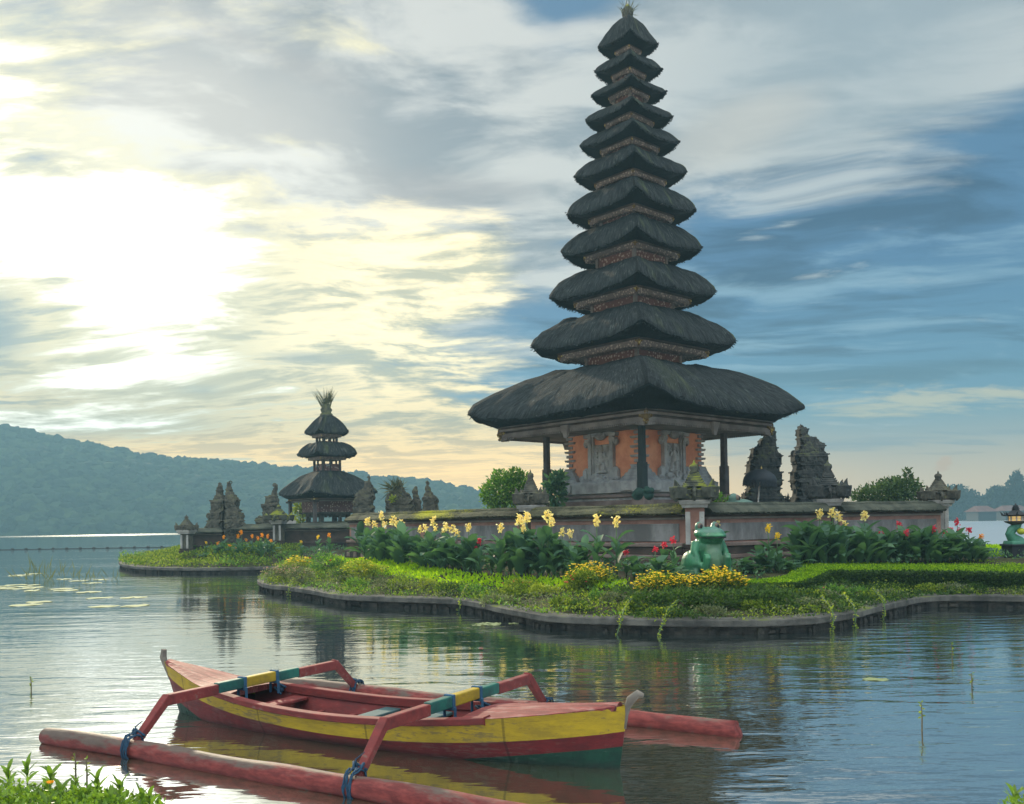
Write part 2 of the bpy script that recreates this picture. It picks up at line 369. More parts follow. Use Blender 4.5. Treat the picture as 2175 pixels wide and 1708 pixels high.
def m_water(t):
    co = t.node('ShaderNodeTexCoord').outputs['Object']
    x, y, z = t.sep(co)
    far = t.sstep(y, 10, 60)
    calm = t.noise(t.mapping(co, (0.05, 0.16, 1), loc=(4.4, 0.3, 0)), 1.0, 3)
    rt = t.sstep(x, -0.5, 3.5)
    w1 = t.noise(t.mapping(co, (0.75, 2.6, 1), rot=(0, 0, 0.10)), 1.0, 3, 0.5, 0.4)
    w2 = t.noise(t.mapping(co, (2.4, 7.5, 1), rot=(0, 0, -0.18)), 1.0, 3, 0.5, 0.3)
    w3 = t.noise(t.mapping(co, (9, 17, 1), rot=(0, 0, 0.3)), 1.0, 2, 0.5)
    amp = t.add(0.30, t.mul(t.sstep(calm, 0.42, 0.62), 0.75), t.mul(rt, 0.45))
    h = t.mul(t.add(t.mul(w1, 1.0), t.mul(w2, 0.30), t.mul(w3, t.mul(rt, 0.085))), amp)
    b = t.node('ShaderNodeBump'); t.l.new(h, b.inputs['Height']); b.inputs['Strength'].default_value = 1.0
    t.put(b.inputs['Distance'], WAVE)
    near = t.sstep(y, 14, 6)
    c = t.mix(near, (0.018, 0.030, 0.028), (0.060, 0.058, 0.032))
    ruf = t.mul(t.sstep(y, 215, 265), t.sstep(y, 420, 380))
    rg = t.add(0.03, t.mul(ruf, 0.10), t.mul(t.sstep(x, 9, 15), t.sstep(y, 27, 45), 0.30))
    p = prin(t, c, rg, b.outputs[0], 0.5, IOR=2.2)
    g = t.node('ShaderNodeBsdfGlossy'); g.inputs[0].default_value = (0.95, 0.97, 1.0, 1); t.put(g.inputs['Roughness'], rg); t.l.new(b.outputs[0], g.inputs['Normal'])
    mx = t.node('ShaderNodeMixShader'); mx.inputs[0].default_value = 0.55
    t.l.new(p, mx.inputs[1]); t.l.new(g.outputs[0], mx.inputs[2])
    return mx.outputs[0]
WAVE = 0.020
M_WATER = mat('lake_water', m_water)
def m_hill(t):
    co = t.node('ShaderNodeNewGeometry').outputs['Position']
    n = t.noise(co, 0.03, 5, 0.6)
    return prin(t, t.mix(n, (0.014, 0.026, 0.012), (0.045, 0.070, 0.026)), 0.95, None, 0.05)
M_HILL = mat('forested_slope', m_hill)
def m_far_leaf(t):
    g = geo(t); n = t.noise(g['Position'], 0.16, 5, 0.65)
    c = t.ramp(t.add(t.mul(g['Random Per Island'], 0.5), t.mul(n, 0.5)), [(0.25, (0.010, 0.020, 0.012)), (0.55, (0.022, 0.040, 0.020)), (0.8, (0.050, 0.075, 0.030))])
    return prin(t, c, 0.9, None, 0.1)
M_FAR = mat('distant_tree_foliage', m_far_leaf)
M_TRUNK = mat('brown_bark', m_stone((0.045, 0.035, 0.025), (0.11, 0.09, 0.065), 0, 5, 0.6))
def m_frog(t):
    co = obj_co(t); x, y, z = t.sep(co)
    n = t.noise(co, 4, 5, 0.6); n2 = t.noise(co, 22, 4, 0.6)
    c = t.mix(t.sstep(n, 0.35, 0.65), (0.018, 0.115, 0.050), (0.045, 0.215, 0.095))
    belly = t.mul(t.sstep(t.m('ABSOLUTE', x), 0.24, 0.17), t.sstep(y, -0.15, -0.30), t.sstep(z, 0.66, 0.60))
    c = t.mix(belly, c, (0.11, 0.21, 0.115))
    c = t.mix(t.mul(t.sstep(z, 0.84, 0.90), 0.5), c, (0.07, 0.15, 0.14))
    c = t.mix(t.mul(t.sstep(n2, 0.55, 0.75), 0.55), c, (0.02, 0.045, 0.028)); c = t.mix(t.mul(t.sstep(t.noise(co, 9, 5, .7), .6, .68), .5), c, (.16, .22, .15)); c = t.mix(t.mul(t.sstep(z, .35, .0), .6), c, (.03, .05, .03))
    return prin(t, c, 0.38, t.bump(n2, 0.12, 0.01), 0.5)
M_FROG = mat('green_frog_paint', m_frog)
M_SERP = mat('green_serpent_paint', m_paint((0.06, 0.22, 0.13), (0.035, 0.14, 0.09), 0.4))
M_BLACK = mat('matt_black', m_paint((0.016, 0.019, 0.021), (0.008, 0.010, 0.012), 0.6))
M_YBALL = mat('yellow_ball_paint', m_paint((0.50, 0.50, 0.02), (0.36, 0.38, 0.02), 0.4))
def m_lamp(t):
    p = prin(t, (0.8, 0.62, 0.28), 0.5, None, 0.4)
    e = t.node('ShaderNodeEmission'); e.inputs[0].default_value = (1.0, 0.62, 0.20, 1); e.inputs[1].default_value = 0.5
    a = t.node('ShaderNodeAddShader'); t.l.new(p, a.inputs[0]); t.l.new(e.outputs[0], a.inputs[1])
    return a.outputs[0]
M_LAMP = mat('lit_lantern_glass', m_lamp)
M_EYE = mat('brown_frog_eye', m_paint((0.16, 0.11, 0.075), (0.08, 0.05, 0.035), 0.3))
M_WHITE = mat('off_white_paint', m_paint((0.62, 0.60, 0.56), (0.45, 0.43, 0.40), 0.6))
M_BRED = mat('boat_red_paint', m_paint((0.20, 0.019, 0.021), (0.105, 0.012, 0.014), 0.5, 0.32, (0.10, 0.055, 0.047), 3.0, stretch=(.6, 2, 3)))
M_BPINK = mat('boat_faded_red_paint', m_paint((0.20, 0.026, 0.023), (0.105, 0.017, 0.016), 0.6, 0.48, (0.15, 0.095, 0.078), 4.0, stretch=(.8, 2.2, 2.2)))
def m_deck(t):
    co = obj_co(t); x, y, z = t.sep(co)
    n = t.noise(t.mapping(co, (1, 5, 3)), 3.0, 6, 0.7); n2 = t.noise(t.mapping(co, (5, 22, 8)), 2.0, 5, 0.65)
    c = t.mix(t.sstep(n, 0.35, 0.66), (0.13, 0.021, 0.020), (0.25, 0.040, 0.036))
    c = t.mix(t.mul(t.sstep(t.add(t.mul(n, .6), t.mul(n2, .5)), 0.54, 0.68), 0.8), c, (0.27, 0.16, 0.135))
    fr = t.m('ABSOLUTE', t.sub(t.m('FRACT', t.mul(y, 8.5)), 0.5))
    seam = t.sstep(fr, 0.045, 0.015)
    c = t.mix(t.mul(seam, 0.85), c, (0.05, 0.018, 0.016))
    return prin(t, c, 0.6, t.bump(t.sub(n2, seam), 0.3, 0.01), 0.3)
M_BDECK = mat('boat_plank_deck_paint', m_deck)
M_BYEL = mat('boat_yellow_paint', m_paint((0.40, 0.27, 0.010), (0.24, 0.165, 0.016), 0.5, 0.38, (0.13, 0.10, 0.045), 3.0, stretch=(.6, 2, 3)))
M_BGRN = mat('boat_green_paint', m_paint((0.004, 0.045, 0.026), (0.003, 0.020, 0.014), 0.45, 0.34, (0.055, 0.085, 0.068), 4.0))
M_BTEAL = mat('boat_teal_paint', m_paint((0.010, 0.125, 0.090), (0.010, 0.060, 0.055), 0.5, 0.30, (0.035, 0.05, 0.055), 5.0))
M_BGREY = mat('boat_grey_wood', m_paint((0.19, 0.165, 0.135), (0.10, 0.085, 0.07), 0.7, 0.2))
M_BIN = mat('boat_dark_inside', m_paint((0.045, 0.10, 0.105), (0.025, 0.05, 0.055), 0.6, 0.2, (0.15, 0.07, 0.06)))
def m_hull(base, dark, wearcol):
    def f(t):
        co = obj_co(t); x, y, z = t.sep(co)
        n = t.noise(t.mapping(co, (1.2, 3, 5)), 2.2, 7, 0.7); n2 = t.noise(t.mapping(co, (4, 10, 22)), 2.0, 6, 0.7); n3 = t.noise(t.mapping(co, (.7, 1, 1)), 1.3, 4, .6); sc = t.noise(t.mapping(co, (2.2, 6, 60)), 1.6, 3, .6)
        c = t.mix(t.sstep(t.add(t.mul(n, .65), t.mul(n2, .35)), 0.36, 0.64), dark, base)
        c = t.mix(t.mul(t.sstep(t.add(t.mul(n2, .6), t.mul(n3, .5)), 0.60, 0.68), .8), c, wearcol)
        c = t.mix(t.mul(t.sstep(sc, 0.64, 0.72), .55), c, tuple(v * .35 for v in dark))
        c = t.mix(t.mul(t.sstep(t.add(z, t.mul(n3, .14)), .16, .04), .75), c, (.016, .020, .014))
        seam = t.sstep(t.m('ABSOLUTE', t.sub(t.m('FRACT', t.add(t.mul(x, .83), .31)), .5)), .012, .004)
        c = t.mix(t.mul(seam, .6), c, tuple(v * .3 for v in dark))
        return prin(t, c, t.add(.45, t.mul(n2, .35)), t.bump(t.add(n2, t.mul(n, .6)), .35, .012), .3)
    return f
M_HYEL = mat('hull_yellow_paint', m_hull((0.42, 0.285, 0.010), (0.25, 0.17, 0.016), (0.13, 0.095, 0.045)))
M_HRED = mat('hull_red_paint', m_hull((0.15, 0.011, 0.013), (0.075, 0.008, 0.009), (0.11, 0.05, 0.042)))
M_HGRN = mat('hull_green_paint', m_hull((0.004, 0.050, 0.028), (0.003, 0.022, 0.015), (0.05, 0.075, 0.06)))
def m_float(t):
    co = obj_co(t); x, y, z = t.sep(co)
    n = t.noise(t.mapping(co, (1.2, 4, 4)), 1.6, 6, 0.65); n2 = t.noise(t.mapping(co, (6, 20, 20)), 1.5, 5, 0.65)
    nz = t.sep(geo(t)['Normal'])[2]
    c = t.mix(t.sstep(n2, 0.35, 0.68), (0.12, 0.020, 0.018), (0.235, 0.043, 0.036))
    k = t.sstep(t.add(n, t.mul(n2, 0.4), t.mul(nz, 0.24), t.mul(x, -0.045)), 0.66, 0.86)
    c = t.mix(k, c, t.mix(n2, (0.06, 0.042, 0.034), (0.145, 0.105, 0.083)))
    c = t.mix(t.mul(t.sstep(t.add(n2, t.mul(nz, -0.2)), 0.66, 0.76), 0.8), c, (0.09, 0.058, 0.05))
    return prin(t, c, 0.62, t.bump(t.add(n2, n), 0.4, 0.012), 0.3)
M_FLOAT = mat('worn_red_float', m_float)
M_ROPE = mat('blue_nylon_rope', m_paint((0.014, 0.062, 0.115), (0.007, 0.024, 0.05), 0.7, 0.3, (.03, .04, .05), sc=40))
M_STRAP = mat('blue_webbing_strap', m_paint((0.028, 0.10, 0.18), (0.016, 0.055, 0.10), 0.7))
M_PAD = mat('lily_pad', m_leaf((0.14, 0.18, 0.08), (0.21, 0.25, 0.12), (0.30, 0.33, 0.17), 0.1, 0.15, 0.75))
M_REED = mat('reed_blade', m_leaf((0.06, 0.08, 0.03), (0.10, 0.12, 0.045), (0.14, 0.16, 0.06), 0.3))
M_CLOTH = mat('black_parasol_cloth', m_paint((0.020, 0.026, 0.034), (0.011, 0.015, 0.02), 0.55))
M_TILE = mat('red_clay_tile', m_stone((0.11, 0.045, 0.035), (0.18, 0.085, 0.065), 0, 1.0, 0.3))
M_STRAW = mat('dry_palm_straw', m_leaf((0.035, 0.045, 0.025), (0.075, 0.085, 0.042), (0.15, 0.15, 0.07), 0.25))
def m_path(t):
    n = t.noise(obj_co(t), 6, 5, 0.6)
    return prin(t, t.mix(n, (0.12, 0.125, 0.13), (0.22, 0.22, 0.22)), 0.85, t.bump(n, 0.3, 0.02), 0.2)
M_PATH = mat('grey_path_paving', m_path)

# ------------------------------------------------------------------ mesh + object helpers
class MB:
    def __init__(s): s.v = []; s.f = []; s.mi = []; s.uv = None
    def addm(s, vs, fs, mi=0):
        o = len(s.v); s.v.extend([tuple(v) for v in vs]); s.f.extend([tuple(i + o for i in f) for f in fs]); s.mi.extend([mi] * len(fs))
    def box(s, c, size, rz=0.0, mi=0, taper=1.0, rx=0.0, ry=0.0):
        hx, hy, hz = size[0] / 2, size[1] / 2, size[2] / 2
        M = Matrix.Rotation(rz, 3, 'Z') @ Matrix.Rotation(ry, 3, 'Y') @ Matrix.Rotation(rx, 3, 'X')
        vs = []
        for z_, k in ((-hz, 1.0), (hz, taper)):
            for x_, y_ in ((-hx, -hy), (hx, -hy), (hx, hy), (-hx, hy)):
                vs.append(Vector(c) + M @ Vector((x_ * k, y_ * k, z_)))
        s.addm(vs, [(3, 2, 1, 0), (4, 5, 6, 7), (0, 1, 5, 4), (1, 2, 6, 5), (2, 3, 7, 6), (3, 0, 4, 7)], mi)
    def tube(s, path, rad, n=8, mi=0, cap=True, sq=False):
        path = [Vector(p) for p in path]
        if isinstance(rad, (int, float)): rad = [rad] * len(path)
        rings = []; prev = None
        for i, p in enumerate(path):
            tg = (path[min(i + 1, len(path) - 1)] - path[max(i - 1, 0)]).normalized()
            if prev is None:
                a = Vector((0, 0, 1)) if abs(tg.z) < 0.9 else Vector((1, 0, 0))
                nn = (a - tg * a.dot(tg)).normalized()
            else:
                nn = (prev - tg * prev.dot(tg)).normalized()
            prev = nn; bb = tg.cross(nn)
            r = rad[i]
            rings.append([p + (nn * math.cos(2 * math.pi * (k + (0.5 if sq else 0)) / n) + bb * math.sin(2 * math.pi * (k + (0.5 if sq else 0)) / n)) * r for k in range(n)])
        vs = [v for q in rings for v in q]; fs = []
        for i in range(len(path) - 1):
            for k in range(n):
                fs.append((i * n + k, i * n + (k + 1) % n, (i + 1) * n + (k + 1) % n, (i + 1) * n + k))
        if cap:
            fs.append(tuple(reversed(range(n)))); fs.append(tuple(range((len(path) - 1) * n, len(path) * n)))
        s.addm(vs, fs, mi)
    def lathe(s, prof, n=16, c=(0, 0, 0), mi=0, sq=False, rz=0.0):
        vs = []; fs = []
        for r, z_ in prof:
            for k in range(n):
                a = 2 * math.pi * (k + (0.5 if sq else 0)) / n + rz
                q = r * (math.sqrt(2) if sq and n == 4 else 1)
                vs.append((c[0] + q * math.cos(a), c[1] + q * math.sin(a), c[2] + z_))
        for i in range(len(prof) - 1):
            for k in range(n):
                fs.append((i * n + k, i * n + (k + 1) % n, (i + 1) * n + (k + 1) % n, (i + 1) * n + k))
        fs.append(tuple(reversed(range(n)))); fs.append(tuple(range((len(prof) - 1) * n, len(prof) * n)))
        s.addm(vs, fs, mi)
    def ball(s, c, r, n=10, mi=0, M=None):
        if isinstance(r, (int, float)): r = (r, r, r)
        vs = []; fs = []; h = max(4, n // 2 + 1)
        for i in range(1, h):
            th = math.pi * i / h
            for k in range(n):
                a = 2 * math.pi * k / n
                vs.append(Vector((r[0] * math.sin(th) * math.cos(a), r[1] * math.sin(th) * math.sin(a), r[2] * math.cos(th))))
        top = len(vs); vs.append(Vector((0, 0, r[2]))); vs.append(Vector((0, 0, -r[2])))
        for i in range(h - 2):
            for k in range(n): fs.append((i * n + k, (i + 1) * n + k, (i + 1) * n + (k + 1) % n, i * n + (k + 1) % n))
        for k in range(n):
            fs.append((top, k, (k + 1) % n)); fs.append((top + 1, (h - 2) * n + (k + 1) % n, (h - 2) * n + k))
        if M is not None: vs = [M @ v for v in vs]
        s.addm([v + Vector(c) for v in vs], fs, mi)
    def curl(s, c, r, side=1, ax='x', thick=None, turns=1.3, lean=0.0, mi=0):
        """spiral volute in the plane of axis ax and z"""
        t0 = thick or r * 0.34; path = []; rad = []
        for i in range(13):
            q = i / 12; a = -0.5 * math.pi + q * turns * 2 * math.pi
            rr = r * (1 - 0.72 * q)
            u, w = side * rr * math.cos(a), rr * math.sin(a)
            path.append((c[0] + (u if ax == 'x' else 0), c[1] + (u if ax == 'y' else 0), c[2] + w)); rad.append(t0 * (1 - 0.45 * q))
        s.tube(path, rad, 6, mi)
    def flame(s, c, h, w, tip=(0, 0), mi=0):
        path = [(c[0] + tip[0] * q * q, c[1] + tip[1] * q * q, c[2] + h * q) for q in (0, .25, .5, .75, 1)]
        s.tube(path, [w * .8, w, w * .75, w * .4, w * .06], 6, mi)
    def build(s, name, mats, parent=None, smooth=False, loc=None):
        me = bpy.data.meshes.new(name)
        me.from_pydata(s.v, [], s.f)
        if not isinstance(mats, (list, tuple)): mats = [mats]
        for q in mats: me.materials.append(q)
        if any(s.mi): me.polygons.foreach_set('material_index', s.mi)
        if smooth: me.polygons.foreach_set('use_smooth', [True] * len(me.polygons))
        me.update()
        o = bpy.data.objects.new(name, me); COL.objects.link(o)
        if parent is not None: o.parent = parent
        if loc is not None: o.location = loc
        return o

def tag(o, label=None, cat=None, group=None, kind=None):
    if label: o['label'] = label
    if cat: o['category'] = cat
    if group: o['group'] = group
    if kind: o['kind'] = kind
    return o
def thing(name, label, cat, loc=(0, 0, 0), rz=0.0, group=None):
    o = bpy.data.objects.new(name, None); COL.objects.link(o)
    o.empty_display_size = 0.2; o.location = loc; o.rotation_euler = (0, 0, rz)
    return tag(o, label, cat, group)
def dup(root, loc, rz=0.0, sc=1.0, label=None, group=None):
    r = root.copy(); COL.objects.link(r)
    r.location = loc; r.rotation_euler = (0, 0, rz); r.scale = (sc, sc, sc) if isinstance(sc, (int, float)) else sc
    if label: r['label'] = label
    if group: r['group'] = group
    for ch in list(root.children):
        c = ch.copy(); COL.objects.link(c); c.parent = r
        for g_ in list(ch.children):
            d_ = g_.copy(); COL.objects.link(d_); d_.parent = c
    return r
def remesh(o, vox, smooth_it=3):
    a = o.modifiers.new('remesh', 'REMESH'); a.mode = 'VOXEL'; a.voxel_size = vox; a.use_smooth_shade = True
    if smooth_it:
        b = o.modifiers.new('smooth', 'SMOOTH'); b.iterations = smooth_it; b.factor = 0.5
    return o
def bevel(o, w=0.01, seg=2):
    b = o.modifiers.new('bevel', 'BEVEL'); b.width = w; b.segments = seg; b.limit_method = 'ANGLE'
    return o

def leaves_np(P, D, L, Wd, rng, fold=0.25, up=None):
    """N leaves as folded quads: base, two sides, tip"""
    P = np.asarray(P, float); D = np.asarray(D, float)
    D /= np.linalg.norm(D, axis=1)[:, None] + 1e-9
    rnd = rng.normal(size=P.shape)
    if up is not None: rnd = rnd * (1 - up) + np.array([0, 0, 1.0]) * up * 2
    S_ = np.cross(D, rnd); S_ /= np.linalg.norm(S_, axis=1)[:, None] + 1e-9
    N_ = np.cross(S_, D)
    L = np.broadcast_to(L, (len(P),))[:, None]; Wd = np.broadcast_to(Wd, (len(P),))[:, None]
    mid = P + D * L * 0.48 + N_ * L * fold * 0.3
    a, b, c, d_ = P, mid + S_ * Wd * 0.5, P + D * L, mid - S_ * Wd * 0.5
    return np.stack([a, b, c, d_], 1).reshape(-1, 3)
def quad_obj(name, V, material, parent=None):
    n = len(V) // 4
    me = bpy.data.meshes.new(name)
    me.vertices.add(n * 4); me.vertices.foreach_set('co', V.astype(np.float32).ravel())
    me.loops.add(n * 4); me.loops.foreach_set('vertex_index', np.arange(n * 4, dtype=np.int32))
    me.polygons.add(n); me.polygons.foreach_set('loop_start', np.arange(0, n * 4, 4, dtype=np.int32))
    me.polygons.foreach_set('loop_total', np.full(n, 4, dtype=np.int32))
    me.materials.append(material); me.update(calc_edges=True); me.validate()
    o = bpy.data.objects.new(name, me); COL.objects.link(o)
    if parent is not None: o.parent = parent
    return o
def rand_dir(n, rng, zb=0.0):
    d_ = rng.normal(size=(n, 3)); d_[:, 2] += zb
    return d_ / np.linalg.norm(d_, axis=1)[:, None]
def blob_points(n, rng, lobes):
    """points near the surfaces of several ellipsoid lobes (cx,cy,cz,rx,ry,rz)"""
    w = np.array([l[3] * l[5] for l in lobes]); w = w / w.sum()
    k = rng.choice(len(lobes), n, p=w); A = np.array(lobes)[k]
    d_ = rand_dir(n, rng); r = np.where(rng.rand(n) < .22, rng.uniform(1.0, 1.28, n), rng.uniform(0.55, 1.06, n))[:, None]
    return A[:, :3] + d_ * A[:, 3:] * r, d_

# ------------------------------------------------------------------ island outline (waterline, metres)
def catmull(pts, n=6, closed=False):
    out = []
    N = len(pts)
    for i in range(N if closed else N - 1):
        p0 = pts[(i - 1) % N] if closed or i > 0 else pts[i]
        p1 = pts[i]; p2 = pts[(i + 1) % N]
        p3 = pts[(i + 2) % N] if closed or i + 2 < N else p2
        for k in range(n):
            t = k / n
            out.append(0.5 * ((2 * p1) + (p2 - p0) * t + (2 * p0 - 5 * p1 + 4 * p2 - p3) * t * t + (3 * p1 - p0 - 3 * p2 + p3) * t ** 3))
    if not closed: out.append(pts[-1])
    return out
KERB_PX = [(2420, 1296), (2300, 1294), (2175, 1293), (2080, 1291), (1978, 1292), (1914, 1304), (1860, 1318), (1809, 1331), (1750, 1341), (1697, 1346), (1580, 1349),
           (1450, 1349), (1359, 1347), (1292, 1344), (1200, 1340), (1142, 1334), (1060, 1316), (1010, 1304), (965, 1297), (900, 1294), (820, 1291), (725, 1286), (659, 1273),
           (614, 1266), (575, 1261), (552, 1254), (549, 1246), (566, 1238)]
KERB2_PX = [(600, 1226), (585, 1219), (569, 1217), (480, 1219), (379, 1219), (310, 1217), (280, 1214), (258, 1209), (253, 1203), (262, 1197), (300, 1189), (350, 1183)]
front = [Vector((p.x, p.y)) for p in catmull([G(a, b) for a, b in KERB_PX], 5)]
front2 = [Vector((p.x, p.y)) for p in catmull([G(a, b) for a, b in KERB2_PX], 5)]
_e = front2[-1]
back = [Vector((_e.x + 6, _e.y + 14)), Vector((-6, 86)), Vector((16, 60)), Vector((16.2, 34)), Vector((17.8, 31)), Vector((26, 30.5)), Vector((32, 28))]
POLY = front + front2 + back
PA = np.array([(p.x, p.y) for p in POLY]); PB = np.roll(PA, -1, 0)
def sdist(X):
    """signed distance inside (+) the island polygon, X: N x 2"""
    X = np.asarray(X, float); best = np.full(len(X), 1e9); ins = np.zeros(len(X), bool)
    for a, b in zip(PA, PB):
        e = b - a; w = X - a
        t = np.clip((w @ e) / max(e @ e, 1e-9), 0, 1)
        dd = np.hypot(*(w - t[:, None] * e).T); best = np.minimum(best, dd)
        c = ((a[1] > X[:, 1]) != (b[1] > X[:, 1]))
        with np.errstate(divide='ignore', invalid='ignore'):
            xi = (b[0] - a[0]) * (X[:, 1] - a[1]) / (b[1] - a[1] if b[1] != a[1] else 1e-9) + a[0]
        ins ^= c & (X[:, 0] < xi)
    return np.where(ins, best, -best)
def gz_np(X):
    d_ = sdist(X); t = np.clip(d_ / 4.5, 0, 1); s = t * t * (3 - 2 * t)
    return np.where(d_ > 0.0, 0.19 + 0.51 * s, -0.6)
def gz(x, y): return float(gz_np([(x, y)])[0])
def HG(px, py):
    """where the sight line through a photo point meets the island's ground"""
    v = ray(px, py); ds = np.arange(8, 70, 0.05)
    P = np.array([v.x, v.y])[None] * ds[:, None]; zz = CAM_H + v.z * ds
    k = np.argmax(zz <= np.maximum(gz_np(P), 0.0))
    return Vector((P[k, 0], P[k, 1], max(gz_np(P[k:k + 1])[0], 0.0)))

# ------------------------------------------------------------------ setting: water, island ground, kerb
def build_setting():
    mb = MB(); mb.addm([(-550, -90, 0), (550, -90, 0), (550, 520, 0), (-550, 520, 0)], [(0, 1, 2, 3)])
    tag(mb.build('lake_water', M_WATER), kind='structure')
    st = 0.36
    xs = np.arange(PA[:, 0].min() - 1, 33, st); ys = np.arange(12, 88, st)
    XX, YY = np.meshgrid(xs, ys); Q = np.stack([XX.ravel(), YY.ravel()], 1)
    d_ = sdist(Q); t = np.clip(d_ / 4.5, 0, 1)
    z = np.where(d_ > 0.28, 0.19 + 0.51 * t * t * (3 - 2 * t), -0.6)
    z = z + np.where(d_ > 0.5, 0.03 * np.sin(Q[:, 0] * 2.1) * np.cos(Q[:, 1] * 1.7), 0)
    nx, ny = len(xs), len(ys); keep = d_ > -1.2
    vs = [tuple(p) + (zz,) for p, zz in zip(Q.tolist(), z.tolist())]; fs = []
    for j in range(ny - 1):
        for i in range(nx - 1):
            a = j * nx + i
            if keep[a] or keep[a + 1] or keep[a + nx] or keep[a + nx + 1]: fs.append((a, a + 1, a + nx + 1, a + nx))
    mb = MB(); mb.addm(vs, fs); tag(mb.build('island_ground', M_SOIL, smooth=True), kind='structure')
    # kerb: wall of stone courses below an overhanging cap
    def kerb(line, label):
        n = len(line); P = [Vector((p.x, p.y, 0)) for p in line]
        prof_w = [(0.09, -0.5), (0.09, 0.124), (0.42, 0.124), (0.42, -0.5)]
        prof_c = [(0.0, 0.128), (-0.012, 0.138), (-0.012, 0.222), (0.012, 0.238), (0.44, 0.238), (0.44, 0.128)]
        root = thing('stone_kerb', label, 'kerb')
        for nm, prof in (('kerb_wall', prof_w), ('cap', prof_c)):
            m_ = MB(); vs = []; fs = []
            for i, p in enumerate(P):
                tg = (P[min(i + 1, n - 1)] - P[max(i - 1, 0)]).normalized(); inn = Vector((tg.y, -tg.x, 0))
                for o_, zz in prof:
                    j = 0.012 * mnoise.noise(p * 1.7 + Vector((0, 0, zz * 3)))
                    vs.append(p + inn * (o_ + j) + Vector((0, 0, zz + j * 0.6)))
            k = len(prof)
            for i in range(n - 1):
                for q in range(k): fs.append((i * k + q, (i + 1) * k + q, (i + 1) * k + (q + 1) % k, i * k + (q + 1) % k))
            m_.addm(vs, fs)
            if nm == 'kerb_wall':   # rough course stones
                rr = random.Random(3)
                for i in range(n - 1):
                    a, b = P[i], P[i + 1]; L = (b - a).length; q = 0.0
                    tg = (b - a).normalized(); inn = Vector((tg.y, -tg.x, 0))
                    while q < L:
                        w = min(rr.uniform(0.16, 0.34), L - q)
                        if rr.random() < 0.5:
                            c = a + tg * (q + w / 2) + inn * (0.07 + rr.uniform(0, 0.02))
                            m_.box((c.x, c.y, 0.02 + rr.uniform(-0.04, 0.04)), (w * rr.uniform(.6, .92), 0.09, rr.uniform(0.05, 0.14)), math.atan2(tg.y, tg.x), 0, rr.uniform(0.6, 0.95))
                        q += w
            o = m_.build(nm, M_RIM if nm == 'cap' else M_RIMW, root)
    kerb(front, 'low grey stone kerb curving round the flower island above the water')
    kerb(front2, 'far stone kerb of the flowered spit with orange cannas')
build_setting()

